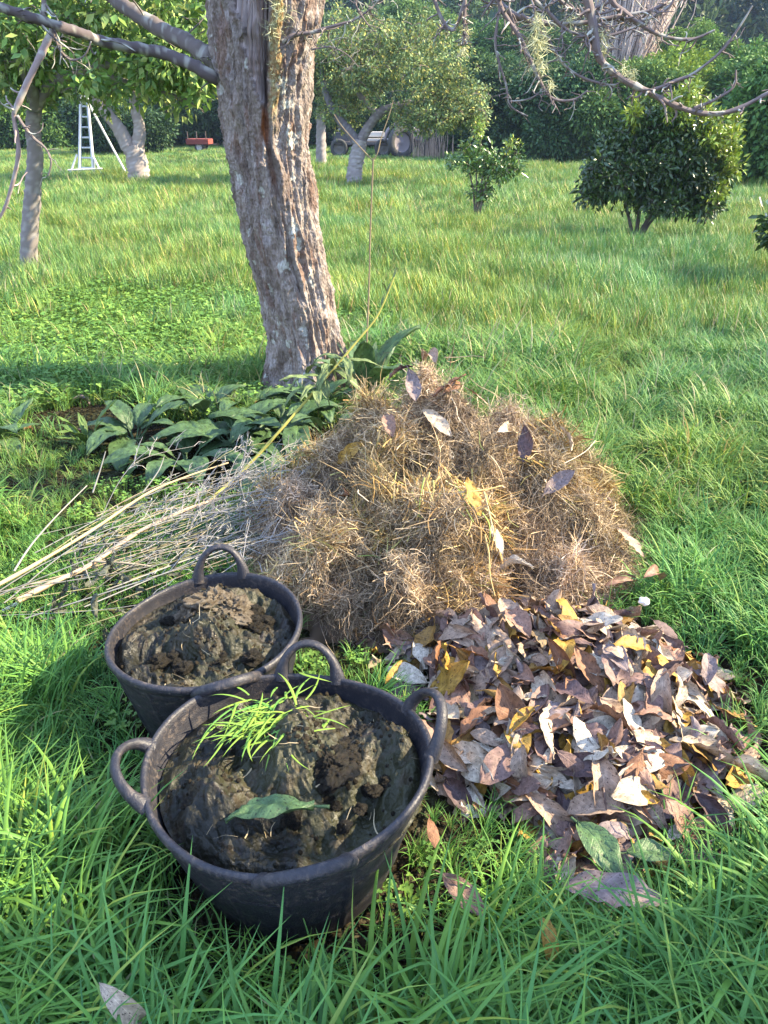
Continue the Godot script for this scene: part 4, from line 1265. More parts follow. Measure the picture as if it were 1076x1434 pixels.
func plants() -> void:
	var gr := "broad-leaved plants at the foot of the trunk"
	rosette("comfrey_plant", "comfrey plant with wide blue-green leaves left of the trunk base", "plant", Vector3(-0.744, 0.000, -3.584), 11, 0.33, 0.14, M.comfrey, 1, Vector2(0.4, 1.1), Vector2(1.0, 1.8), 0.09, gr)
	rosette("comfrey_plant", "comfrey plant spreading dark leaves behind the dry stalks", "plant", Vector3(-0.941, 0.000, -3.381), 10, 0.33, 0.14, M.comfrey, 2, Vector2(0.3, 0.9), Vector2(0.8, 1.6), 0.08, gr)
	rosette("comfrey_plant", "comfrey plant with upright dark leaves touching the trunk on its left", "plant", Vector3(-0.527, 0.000, -3.717), 11, 0.32, 0.13, M.comfrey, 3, Vector2(0.5, 1.2), Vector2(0.9, 1.7), 0.10, gr)
	rosette("comfrey_plant", "comfrey plant half covered by the twiggy ends of the stalks", "plant", Vector3(-0.409, 0.000, -3.275), 10, 0.30, 0.13, M.comfrey, 4, Vector2(0.4, 1.0), Vector2(0.9, 1.6), 0.07, gr)
	rosette("comfrey_plant", "comfrey plant with pale upright leaves right of the trunk base", "plant", Vector3(-0.108, 0.000, -4.292), 11, 0.46, 0.15, M.comfrey_pale, 5, Vector2(1.05, 1.45), Vector2(0.6, 1.5), 0.10, gr)
	rosette("comfrey_plant", "small comfrey plant under the leaning yellow stalk", "plant", Vector3(-0.286, 0.000, -3.697), 7, 0.24, 0.10, M.comfrey, 6, Vector2(0.5, 1.1), Vector2(0.8, 1.5), 0.08, gr)
	rosette("comfrey_plant", "comfrey plant with the leftmost of the wide leaves, by the soil patch", "plant", Vector3(-1.271, 0.000, -3.678), 10, 0.28, 0.12, M.comfrey, 21, Vector2(0.4, 1.0), Vector2(0.9, 1.6), 0.08, gr)
	rosette("comfrey_plant", "comfrey plant behind the others in the trunk's shade", "plant", Vector3(-0.969, 0.000, -3.987), 10, 0.28, 0.12, M.comfrey, 22, Vector2(0.5, 1.1), Vector2(0.9, 1.6), 0.09, gr)
	rosette("comfrey_plant", "pale leafy plant in front of the trunk base", "plant", Vector3(-0.369, 0.000, -4.065), 12, 0.24, 0.09, M.comfrey_pale, 23, Vector2(0.7, 1.3), Vector2(0.7, 1.5), 0.10, gr)
	rosette("comfrey_plant", "comfrey plant between the trunk base and the soil patch", "plant", Vector3(-0.755, 0.000, -4.123), 9, 0.24, 0.10, M.comfrey_pale, 24, Vector2(0.5, 1.1), Vector2(0.9, 1.6), 0.07, gr)
	rosette("primrose_plant", "crinkled light green primrose leaves wedged between hay and trunk", "plant", Vector3(0.008, 0.000, -3.987), 10, 0.25, 0.10, M.primrose, 7, Vector2(0.7, 1.3), Vector2(0.5, 1.3), 0.04, gr)
	rosette("weed_rosette", "rosette of narrow light green leaves on the bare soil patch", "plant", Vector3(-1.489, 0.000, -3.621), 16, 0.24, 0.05, M.primrose, 8, Vector2(0.5, 1.3), Vector2(0.5, 1.2), 0.02, gr, 1.1)
	rosette("weed_rosette", "broad-leaved weed at the left edge of the bare soil patch", "plant", Vector3(-1.936, 0.000, -3.678), 13, 0.24, 0.085, M.comfrey_pale, 9, Vector2(0.4, 1.1), Vector2(0.6, 1.4), 0.03, gr)
	rosette("weed_rosette", "flat rosette of small leaves between the comfrey and the soil patch", "plant", Vector3(-1.147, 0.000, -3.423), 9, 0.16, 0.06, M.primrose, 10, Vector2(0.3, 0.9), Vector2(0.6, 1.2), 0.03, gr)
	rosette("weed_rosette", "pale broad leaves growing under the large citrus bush", "plant", Vector3(3.162, 0.000, -9.724), 8, 0.24, 0.12, M.comfrey_pale, 11, Vector2(0.2, 0.8), Vector2(0.6, 1.2), 0.06)
	rosette("weed_rosette", "low clump of dark leaves on the lawn left of the trunk", "plant", Vector3(-2.430, 0.000, -11.930), 9, 0.26, 0.10, M.comfrey, 12, Vector2(0.4, 1.0), Vector2(0.6, 1.4), 0.05)
	rosette("weed_rosette", "leafy clump at the foot of the forked apple tree", "plant", Vector3(-5.124, 0.000, -19.827), 8, 0.34, 0.16, M.comfrey_pale, 13, Vector2(0.4, 1.0), Vector2(0.6, 1.4), 0.05)
	# the young sapling right of the trunk
	var b := on_ground(Vector3(-0.116, 0.000, -4.473))
	var o := thing("sapling", "thin bare sapling standing upright and forking at its top", "sapling", b)
	var f := func(a: Array) -> Array: return a.map(func(q): return q - b)
	var d := -b.z
	var pale := Color(0.26, 0.20, 0.12)
	stick(o, "stem", f.call([b + Vector3(0, -0.03, 0), Vector3(-0.099, 0.333, -4.400), Vector3(-0.083, 0.654, -4.400), Vector3(-0.073, 0.957, -4.380), Vector3(-0.055, 1.299, -4.360)]), 0.0055, 0.0042, 801, pale, Color(0.22, 0.17, 0.11), 7)
	stick(o, "twig", f.call([Vector3(-0.055, 1.285, -4.360), Vector3(-0.095, 1.325, -4.360), Vector3(-0.138, 1.368, -4.360), Vector3(-0.209, 1.443, -4.360), Vector3(-0.251, 1.501, -4.360)]), 0.0034, 0.002, 802, pale, Color(0.22, 0.17, 0.11), 6)
	stick(o, "twig", f.call([Vector3(-0.055, 1.292, -4.360), Vector3(-0.033, 1.325, -4.360), Vector3(-0.011, 1.404, -4.360), Vector3(0.025, 1.495, -4.360), Vector3(0.046, 1.564, -4.360)]), 0.0034, 0.002, 803, pale, Color(0.22, 0.17, 0.11), 6)
	# a thin dry stem standing behind the hay
	b = on_ground(Vector3(0.371, 0.000, -4.368))
	o = thing("dry_stem", "short thin dry stem sticking up behind the top of the hay", "stem", b)
	stick(o, "stem", [Vector3(0, -0.02, 0), Vector3(0.01, 0.2, 0), Vector3(0.03, 0.36, 0.02)], 0.004, 0.002, 804, Color(0.16, 0.09, 0.06), Color(0.2, 0.12, 0.08), 5)
	# the leaning yellow-green stalk with its leaves
	b = on_ground(Vector3(-0.757, 0.000, -2.979))
	o = thing("artichoke_stalk", "long yellow-green stalk with narrow leaves leaning up past the trunk base", "stalk", b)
	f = func(a: Array) -> Array: return a.map(func(q): return q - b)
	stick(o, "stem", f.call([b, Vector3(-0.613, 0.103, -3.150), Vector3(-0.440, 0.270, -3.250), Vector3(-0.315, 0.390, -3.350), Vector3(-0.122, 0.591, -3.450), Vector3(-0.026, 0.701, -3.500), Vector3(0.045, 0.854, -3.550)]), 0.0085, 0.003, 811, Color(0.40, 0.36, 0.09), Color(0.30, 0.30, 0.08), 8)
	var r := gen(812)
	for i in 26:
		var k := r.randf()
		var p: Vector3 = Vector3(-0.315, 0.390, -3.350)
		if i < 18:
			p = p.lerp(Vector3(-0.180, 0.528, -3.420), k)
		elif i < 22:
			p = Vector3(-0.180, 0.528, -3.420).lerp(Vector3(-0.026, 0.701, -3.500), k)
		else:
			p = Vector3(-0.026, 0.701, -3.500).lerp(Vector3(0.045, 0.854, -3.550), k)
		var big := i < 18
		var q := part("leaf", arching_leaf(820 + i, r.randf_range(0.14, 0.22) if big else 0.06, r.randf_range(0.034, 0.052) if big else 0.012, r.randf_range(-0.2, 0.7) if big else 1.0, r.randf_range(0.9, 2.0) if big else 0.3, 0.012, 0.05), M.pale_leaf, o)
		q.position = p - b
		q.rotation.y = r.randf() * TAU

func prunings() -> void:
	var c := on_ground(Vector3(-0.979, 0.000, -2.654))
	var o := thing("prunings_heap", "loose heap of long dry flower stalks lying left of the hay", "prunings", c)
	var r := gen(850)
	var straw := Color(0.37, 0.30, 0.20)
	var olive := Color(0.27, 0.25, 0.12)
	var grey := Color(0.25, 0.24, 0.21)
	var rel := func(a: Array) -> Array: return a.map(func(q): return q - c)
	var named := [
		[[Vector3(-1.195, 0.090, -2.108), Vector3(-1.120, 0.100, -2.195), Vector3(-1.022, 0.110, -2.299), Vector3(-0.888, 0.140, -2.503), Vector3(-0.707, 0.160, -2.674), Vector3(-0.531, 0.170, -2.755), Vector3(-0.378, 0.180, -2.786)], 0.0105, 0.004, Color(0.50, 0.36, 0.23)],
		[[Vector3(-1.278, 0.140, -2.090), Vector3(-1.189, 0.150, -2.214), Vector3(-1.049, 0.170, -2.447), Vector3(-0.915, 0.200, -2.680), Vector3(-0.788, 0.220, -2.794), Vector3(-0.633, 0.240, -2.890)], 0.0075, 0.003, Color(0.46, 0.35, 0.19)],
		[[Vector3(-1.273, 0.050, -2.084), Vector3(-1.206, 0.060, -2.152), Vector3(-1.154, 0.070, -2.207)], 0.006, 0.006, Color(0.62, 0.55, 0.45)],
		[[Vector3(-1.275, 0.100, -2.277), Vector3(-1.262, 0.130, -2.414), Vector3(-1.219, 0.170, -2.559), Vector3(-1.170, 0.200, -2.757)], 0.004, 0.002, grey],
		[[Vector3(-1.017, 0.120, -2.311), Vector3(-0.877, 0.130, -2.280), Vector3(-0.792, 0.120, -2.277)], 0.0045, 0.002, straw],
		[[Vector3(-1.186, 0.130, -2.837), Vector3(-1.164, 0.200, -2.894), Vector3(-1.143, 0.270, -2.938)], 0.0035, 0.002, grey],
		[[Vector3(-0.947, 0.180, -2.734), Vector3(-0.896, 0.240, -2.805), Vector3(-0.881, 0.280, -2.856)], 0.0028, 0.0016, grey]]
	for i in named.size():
		stick(o, "stem", rel.call(named[i][0]), named[i][1], named[i][2], 860 + i, named[i][3], named[i][3] * 0.75, 8)
	for i in 74:
		var t := r.randf()
		# butt ends low on the left, tips towards the hay
		var p0 := Vector3(r.randf_range(-1.35, -0.85), 0.03 + 0.10 * r.randf(), r.randf_range(-2.55, -2.0))
		var p1 := Vector3(p0.x + r.randf_range(0.55, 1.0), 0.06 + 0.16 * r.randf(), p0.z - r.randf_range(0.25, 0.75))
		if t < 0.3:
			p0 = Vector3(r.randf_range(-1.15, -0.7), 0.05 + 0.1 * r.randf(), r.randf_range(-2.8, -2.3))
			p1 = p0 + Vector3(r.randf_range(0.3, 0.6), r.randf_range(0.02, 0.16), r.randf_range(-0.55, -0.15))
		var mid := p0.lerp(p1, 0.5) + Vector3(r.randfn(0, 0.09), r.randfn(0.02, 0.04), r.randfn(0, 0.09))
		var col: Color = [olive, grey, grey, straw, grey, olive][i % 6]
		var k := r.randf_range(0.7, 1.15)
		var mb := MB.new()
		var line := curve([p0 - c, mid - c, p1 - c], 8)
		var w := r.randf_range(0.0011, 0.0029)
		tube(mb, line, w, w * 0.35, 6, Color(col.r * k, col.g * k, col.b * k), Color(col.r * 0.7, col.g * 0.66, col.b * 0.6), 0.15, i)
		for j in (9 if col == grey else 4):  # side twigs with seed heads
			var q := line[r.randi_range(6, line.size() - 1)]
			var dd := ((p1 - p0).normalized() * 0.8 + Vector3(r.randfn(0, 0.5), r.randfn(0.35, 0.4), r.randfn(0, 0.5))).normalized()
			var len := r.randf_range(0.04, 0.15)
			var tip := q + dd * len + Vector3(0, -0.01, 0)
			tube(mb, PackedVector3Array([q, q + dd * len * 0.5 + Vector3(0, 0.006, 0), tip]), 0.0016, 0.0009, 4, Color(0.29 * k, 0.27 * k, 0.25 * k))
			for g in 3:
				var e := q.lerp(tip, r.randf_range(0.4, 1.0))
				strand(mb, r, e, dd + Vector3(r.randfn(0, 0.8), r.randfn(0.1, 0.8), r.randfn(0, 0.8)), r.randf_range(0.012, 0.035), 0.0013, 0.6, Color(0.32, 0.31, 0.27), 4)
		part("stem", mb.done(), M.stalk, o)
	# withered leaves among the stalks
	var shriv := []
	for k in 4:
		shriv.append(leaf_mesh(880 + k, 0.07, 0.03, 1.8, 1.6, 0.16, 0.02))
	for i in 110:
		var q := part("withered_leaf", shriv[i % 4], M.withered, o)
		q.transform = Transform3D(spin(r).scaled(Vector3.ONE * r.randf_range(0.6, 1.2)), Vector3(r.randf_range(-1.1, -0.45), r.randf_range(0.04, 0.14), r.randf_range(-2.5, -1.9)) - c)

# ---------------------------------------------------------------- ladder, trailer, cart, tractor

func wheel(parent: Node, at: Vector3, radius: float, width: float, axis_turn: float, rim_col: Color) -> void:
	var t := MB.new()
	var seg := 28
	var prof := [[0.62, -0.35], [0.7, -0.5], [0.9, -0.5], [0.98, -0.36], [1.0, -0.15], [1.0, 0.15], [0.98, 0.36], [0.9, 0.5], [0.7, 0.5], [0.62, 0.35], [0.62, -0.35]]
	for q in prof:
		for j in seg + 1:
			var a := TAU * j / seg
			var lug := 1.0 + (0.025 if (j % 2 == 0 and q[0] > 0.95) else 0.0)
			t.add(Vector3(cos(a) * radius * q[0] * lug, sin(a) * radius * q[0] * lug, q[1] * width), Color(0.07, 0.068, 0.066))
	t.grid(prof.size(), seg + 1, 0)
	var w := part("wheel", t.done(), M.old_rubber, parent)
	w.position = at
	w.rotation.y = axis_turn
	var h := MB.new()
	for q in [[0.0, 0.12], [0.15, 0.14], [0.18, 0.05], [0.5, 0.02], [0.62, 0.2], [0.66, 0.3], [0.66, -0.3], [0.5, -0.05], [0.0, -0.05]]:
		for j in seg + 1:
			var a := TAU * j / seg
			h.add(Vector3(cos(a) * radius * q[0], sin(a) * radius * q[0], q[1] * width), rim_col)
	h.grid(9, seg + 1, 0)
	part("rim", h.done(), M.old_paint, w)

func machinery() -> void:
	# tripod orchard ladder
	var b := Vector3(-7.95, 0, -22.6)
	var o := thing("orchard_ladder", "white aluminium tripod orchard ladder under the trees", "ladder", b)
	o.scale = Vector3.ONE * 0.9
	var al := Color(0.58, 0.60, 0.62)
	var rails := [[Vector3(-0.22, 0.0, 0.1), Vector3(0.06, 2.15, -0.3)], [Vector3(0.22, 0.0, 0.1), Vector3(0.24, 2.15, -0.3)]]
	for q in rails:
		var mb := MB.new()
		tube(mb, PackedVector3Array([q[0], q[1]]), 0.05, 0.042, 6, al)
		part("rail", mb.done(), M.metal, o)
	for k in 7:
		var t := 0.12 + k * 0.125
		var mb := MB.new()
		tube(mb, PackedVector3Array([rails[0][0].lerp(rails[0][1], t), rails[1][0].lerp(rails[1][1], t)]), 0.028, 0.028, 6, al)
		part("rung", mb.done(), M.metal, o)
	var leg := MB.new()
	tube(leg, PackedVector3Array([Vector3(0.16, 2.15, -0.32), Vector3(0.9, 0.0, -0.9)]), 0.035, 0.035, 8, al)
	part("leg", leg.done(), M.metal, o)
	for s in [-1.0, 1.0]:
		var mb := MB.new()
		tube(mb, PackedVector3Array([Vector3(0.22 * s, 0.62, 0.0), Vector3(0.52 * s, 0.0, 0.16)]), 0.03, 0.03, 6, al)
		part("stabiliser", mb.done(), M.metal, o)
	var bar := MB.new()
	tube(bar, PackedVector3Array([Vector3(-0.52, 0.2, 0.12), Vector3(0.5, 0.24, 0.12)]), 0.03, 0.03, 6, al)
	part("crossbar", bar.done(), M.metal, o)
	# red trailer
	b = on_ground(Vector3(-8.380, 0.000, -38.941))
	o = thing("farm_trailer", "faded red low farm trailer seen left of the big trunk", "trailer", b)
	var red := Color(0.24, 0.065, 0.05)
	var mb := MB.new()
	o.scale = Vector3.ONE * 0.68
	box(mb, Transform3D(Basis(), Vector3(0, 0.62, 0)), Vector3(1.5, 0.34, 1.6), red, 0.03)
	part("bed", mb.done(), M.old_paint, o)
	mb = MB.new()
	box(mb, Transform3D(Basis(), Vector3(0, 0.42, 0)), Vector3(1.3, 0.08, 1.2), Color(0.12, 0.1, 0.09), 0.02)
	box(mb, Transform3D(Basis(), Vector3(0.95, 0.45, 0)), Vector3(0.6, 0.07, 0.08), Color(0.12, 0.1, 0.09), 0.02)
	part("drawbar", mb.done(), M.old_paint, o)
	wheel(o, Vector3(0.1, 0.3, 0.7), 0.30, 0.18, 0.0, Color(0.5, 0.48, 0.45))
	wheel(o, Vector3(0.1, 0.3, -0.7), 0.30, 0.18, 0.0, Color(0.5, 0.48, 0.45))
	for k in 3:
		var st := MB.new()
		box(st, Transform3D(Basis(), Vector3(-0.6 + 0.6 * k, 1.0, 0.74)), Vector3(0.05, 0.5, 0.05), Color(0.2, 0.15, 0.12), 0.01)
		part("stake", st.done(), M.old_paint, o)
	# flat cart loaded with pale boards
	b = on_ground(Vector3(-0.791, 0.000, -33.622))
	o = thing("flat_cart", "dark flat cart behind the middle apple tree", "cart", b)
	mb = MB.new()
	box(mb, Transform3D(Basis(), Vector3(0, 0.5, 0)), Vector3(2.5, 0.14, 1.3), Color(0.11, 0.10, 0.10), 0.03)
	part("bed", mb.done(), M.old_paint, o)
	mb = MB.new()
	box(mb, Transform3D(Basis(), Vector3(-0.85, 0.62, 0.0)), Vector3(0.7, 0.5, 0.9), Color(0.08, 0.08, 0.085), 0.06)
	part("engine_box", mb.done(), M.old_paint, o)
	for q in [[-0.95, 0.6], [0.75, 0.6], [-0.95, -0.6], [0.75, -0.6]]:
		wheel(o, Vector3(q[0], 0.33, q[1]), 0.33, 0.2, 0.0, Color(0.14, 0.13, 0.12))
	var tops := [[-0.7, 0.98, 0.2, 0.55, 0.28, "white rounded sack on the engine end of the flat cart"], [0.35, 0.80, 0.1, 0.9, 0.2, "upper bundle of pale boards on the flat cart"], [0.75, 0.62, 0.25, 1.5, 0.09, "lower pale board on the flat cart"]]
	for q in tops:
		var pm := MB.new()
		box(pm, Transform3D(Basis(), Vector3.ZERO), Vector3(q[3], q[4], 0.5), Color(0.50, 0.48, 0.44), q[4] * (0.4 if q[4] > 0.25 else 0.15))
		single("sack" if q[4] > 0.25 else "board_bundle", pm.done(), M.old_paint, q[5], "sack" if q[4] > 0.25 else "boards", Transform3D(Basis(Vector3.UP, 0.06), b + Vector3(q[0], q[1], q[2])))
	# old tractor
	b = on_ground(Vector3(1.111, 0.000, -33.055))
	o = thing("old_tractor", "weathered grey old tractor parked against the hedge", "tractor", b)
	var gm := Color(0.23, 0.20, 0.21)
	wheel(o, Vector3(-0.45, 0.55, 0.55), 0.55, 0.26, 0.5, gm)
	wheel(o, Vector3(-0.45, 0.55, -0.55), 0.55, 0.26, 0.5, gm)
	wheel(o, Vector3(0.65, 0.42, 0.45), 0.42, 0.2, 0.5, gm)
	wheel(o, Vector3(0.65, 0.42, -0.45), 0.42, 0.2, 0.5, gm)
	mb = MB.new()
	box(mb, Transform3D(Basis(), Vector3(0.35, 0.78, 0)), Vector3(1.2, 0.5, 0.5), gm, 0.08)
	part("bonnet", mb.done(), M.old_paint, o)
	mb = MB.new()
	box(mb, Transform3D(Basis(), Vector3(-0.45, 0.75, 0)), Vector3(0.6, 0.3, 0.5), gm * 0.8, 0.05)
	part("rear_axle", mb.done(), M.old_paint, o)
	for s in [-1.0, 1.0]:
		var fm := MB.new()
		var arc := []
		for k in 9:
			var a := PI * k / 8.0
			arc.append(Vector3(-0.45 + cos(a) * 0.62, 0.62 + sin(a) * 0.58, 0.5 * s))
		tube(fm, curve(arc, 2), 0.06, 0.06, 8, gm)
		part("mudguard", fm.done(), M.old_paint, o)
	mb = MB.new()
	var hoop := []
	for k in 11:
		var a := PI * k / 10.0
		hoop.append(Vector3(-0.1 + cos(a) * 0.42, 0.98 + sin(a) * 0.55, 0.1))
	tube(mb, curve(hoop, 2), 0.05, 0.05, 8, gm)
	part("roll_bar", mb.done(), M.old_paint, o)
	mb = MB.new()
	var wh := []
	for k in 17:
		var a := TAU * k / 16.0
		wh.append(Vector3(-0.05 + cos(a) * 0.2, 1.2 + sin(a) * 0.2, 0.2))
	tube(mb, curve(wh, 2), 0.025, 0.025, 6, gm)
	part("steering_wheel", mb.done(), M.old_paint, o)
	mb = MB.new()
	box(mb, Transform3D(Basis(), Vector3(-0.5, 1.0, 0)), Vector3(0.4, 0.08, 0.42), gm * 0.7, 0.03)
	part("seat", mb.done(), M.old_paint, o)
	# dry grass tuft beside the tractor
	b = on_ground(Vector3(1.749, 0.000, -32.507))
	var r := gen(931)
	mb = MB.new()
	for i in 160:
		thin_blade(mb, Vector3(r.randfn(0, 0.35), 0, r.randfn(0, 0.2)), r.randf() * TAU, r.randf_range(0.6, 1.25), 0.012, r.randf_range(0, 0.15), r.randf_range(0.2, 0.7), Color(0.42, 0.33, 0.25) * r.randf_range(0.7, 1.2))
	single("dry_grass_tuft", mb.done(), M.stalk, "tuft of tall dead pinkish grass right of the old tractor", "grass tuft", Transform3D(Basis(), b)).set_meta("kind", "stuff")
	# pale sheet under the tree on the right
	b = on_ground(Vector3(9.624, 0.000, -22.122))
	mb = MB.new()
	var nn := 14
	for i in nn + 1:
		for j in nn + 1:
			var x := -0.55 + 1.1 * i / nn
			var z := -0.4 + 0.8 * j / nn
			var k := (1.0 - pow(absf(x) / 0.55, 2.0)) * (1.0 - pow(absf(z) / 0.4, 2.0))
			mb.add(Vector3(x, 0.38 * k + 0.1 * k * soft.get_noise_2d(x * 12.0, z * 12.0), z), Color(0.66, 0.68, 0.72))
	mb.grid(nn + 1, nn + 1, 0)
	single("white_sheet", mb.done(), M.cloth, "crumpled white sheet on the grass under the right-hand tree", "sheet", Transform3D(Basis(), b))

# ---------------------------------------------------------------- grass

var tub_a := Vector3.ZERO
var tub_b := Vector3.ZERO

func bare(x: float, z: float) -> float:  # 0 no grass, 1 full
	if Vector2(x - tub_a.x, z - tub_a.z).length() < 0.25 or Vector2(x - tub_b.x, z - tub_b.z).length() < 0.225:
		return 0.0
	if hay_h(x, z) > 0.015:
		return 0.0
	if Geometry2D.is_point_in_polygon(Vector2(x, z), heap_edge):
		return 0.0 if leaf_h(x, z) > 0.03 else 0.12
	if Vector2(x + 0.44, z + 4.62).length() < 0.3:
		return 0.0
	var soil := Vector2((x + 1.55) / 0.75, (z + 3.92) / 0.24).length() + 0.5 * soft.get_noise_2d(x * 6.0, z * 6.0)
	var k := smoothstep(0.75, 1.25, soil)
	soil = Vector2((x + 0.6) / 0.7, (z + 3.5) / 0.5).length()
	k = minf(k, smoothstep(0.7, 1.2, soil))
	soil = Vector2((x - 3.5) / 0.9, (z + 10.7) / 0.35).length()
	return minf(k, smoothstep(0.6, 1.2, soil))

func trodden(x: float, z: float) -> float:  # grass pressed down round the heaps
	var k := smoothstep(0.75, 1.15, Vector2((x + 0.95) / 0.75, (z + 2.42) / 0.62).length())
	k = minf(k, smoothstep(0.8, 1.3, Vector2((x + 1.0) / 1.1, (z + 3.3) / 0.55).length()))
	k = minf(k, smoothstep(0.9, 1.2, Vector2((x - HAY.x) / 0.80, (z - HAY.z) / (0.75 if z > HAY.z else 0.47)).length()))
	var d := 9.0
	for i in heap_edge.size():
		d = minf(d, Vector2(x, z).distance_to(Geometry2D.get_closest_point_to_segment(Vector2(x, z), heap_edge[i], heap_edge[(i + 1) % heap_edge.size()])))
	k = minf(k, smoothstep(0.02, 0.22, d))
	return lerpf(0.36, 1.0, k)

func grass() -> void:
	var o := Node3D.new()
	o.name = "long_grass"
	add_child(o)
	tag(o, "lush green grass covering the whole orchard floor", "grass", "", "stuff")
	var r := gen(5000)
	var near := []
	for k in 6:
		near.append(grass_clump(5100 + k, 22, 0.16, 0.36, 0.0052, 0.045, true))
	var mid := []
	for k in 5:
		mid.append(grass_clump(5200 + k, 26, 0.13, 0.30, 0.0038, 0.06, true))
	var far := []
	for k in 4:
		far.append(grass_clump(5300 + k, 64, 0.08, 0.27, 0.0042, 0.13, false))
	var dist := []
	for k in 3:
		dist.append(grass_clump(5400 + k, 90, 0.08, 0.24, 0.008, 0.30, false))
	var low := []
	for k in 3:
		low.append(grass_clump(5500 + k, 30, 0.05, 0.13, 0.0032, 0.06, true))
	var bands := [[0.35, 2.7, 0.05, near], [2.7, 5.6, 0.072, mid], [5.6, 13.0, 0.12, far], [13.0, 27.0, 0.22, far], [27.0, 62.0, 0.42, dist]]
	for bi in bands.size():
		var q: Array = bands[bi]
		var kinds: Array = q[3].duplicate()
		var nk := kinds.size()
		if bi < 3:
			kinds.append_array(low)
		var xs := []
		var cs := []
		for k in kinds.size():
			xs.append([])
			cs.append([])
		var z: float = q[0]
		while z < q[1]:
			var half := 0.56 * z + 0.85
			var x := -half
			while x < half:
				var px: float = x + r.randf_range(-0.5, 0.5) * q[2]
				var pz: float = -z - r.randf() * q[2]
				x += q[2]
				var keep := bare(px, pz)
				if r.randf() > keep:
					continue
				var lawn := 0.0  # short trodden turf and clover left of the trunk
				lawn = smoothstep(1.2, 0.5, Vector2((px + 2.2) / 1.7, (pz + 6.0) / 1.9).length() + 0.4 * soft.get_noise_2d(px * 3.0, pz * 3.0))
				var tall := 0.85 + 0.6 * soft.get_noise_2d(px * 2.2, pz * 2.2) + 0.5 * soft.get_noise_2d(px * 7.0, pz * 7.0)
				var k := r.randi() % nk
				if bi < 3 and r.randf() < lawn * 0.75:
					k = nk + r.randi() % low.size()
					tall = 1.0
				var sc := clampf(tall, 0.45, 1.1 if bi == 0 else 1.3) * r.randf_range(0.85, 1.15)
				if bi == 3:
					sc *= 1.45
				var near_tub := minf(Vector2(px - tub_a.x, pz - tub_a.z).length(), Vector2(px - tub_b.x, pz - tub_b.z).length())
				if near_tub < 0.42:
					sc *= 0.46
				sc *= trodden(px, pz)
				var bs := Basis(Vector3.UP, r.randf() * TAU) * Basis(Vector3(1, 0, 0), r.randfn(0, 0.12))
				if bi == 0:  # blades against a tub bend away from it
					for tb in [tub_a, tub_b]:
						var away := Vector2(px - tb.x, pz - tb.z)
						if away.length() < 0.52:
							bs = Basis(Vector3.UP, leans[kinds[k]] - away.angle() + r.randfn(0, 0.3))
				bs = bs.scaled(Vector3(sc, sc * (1.0 if bi < 3 else 0.75), sc))
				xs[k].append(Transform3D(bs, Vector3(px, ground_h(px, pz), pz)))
				var hue := soft.get_noise_2d(px * 1.1 + 30.0, pz * 1.1)
				var g := r.randf_range(0.82, 1.18)
				hue += 0.6 * soft.get_noise_2d(px * 5.0, pz * 5.0 + 60.0)
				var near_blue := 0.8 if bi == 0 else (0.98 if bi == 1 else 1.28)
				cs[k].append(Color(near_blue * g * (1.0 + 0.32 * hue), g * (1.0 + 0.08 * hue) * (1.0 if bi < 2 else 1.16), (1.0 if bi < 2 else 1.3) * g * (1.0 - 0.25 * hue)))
			z += q[2]
		for k in kinds.size():
			if xs[k].size():
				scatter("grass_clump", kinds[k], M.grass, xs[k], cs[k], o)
	# clover and small weeds
	var c := Node3D.new()
	c.name = "clover"
	add_child(c)
	tag(c, "low clover growing through the turf left of the trunk and between the grass", "clover", "", "stuff")
	for k in 3:
		var mesh := clover_clump(5600 + k, 26, 0.075)
		var xs := []
		var cs := []
		for i in 1500:
			var px := r.randf_range(-4.6, 0.1)
			var pz := r.randf_range(-8.4, -3.9)
			if i > 1380:
				px = r.randf_range(-1.3, 1.3)
				pz = r.randf_range(-3.2, -0.6)
			if r.randf() > bare(px, pz):
				continue
			if i <= 1380 and r.randf() > 1.25 - Vector2((px + 2.0) / 2.4, (pz + 6.0) / 2.4).length() + 0.6 * soft.get_noise_2d(px * 5.0, pz * 5.0):
				continue
			var g := r.randf_range(0.8, 1.2)
			xs.append(Transform3D(Basis(Vector3.UP, r.randf() * TAU).scaled(Vector3.ONE * r.randf_range(0.8, 1.4) * (1.0 if i <= 1380 else 0.6)), Vector3(px, ground_h(px, pz), pz)))
			cs.append(Color(g * 1.35, g * 1.12, g))
		scatter("clover_patch", mesh, M.grass, xs, cs, c)

# ---------------------------------------------------------------- everything

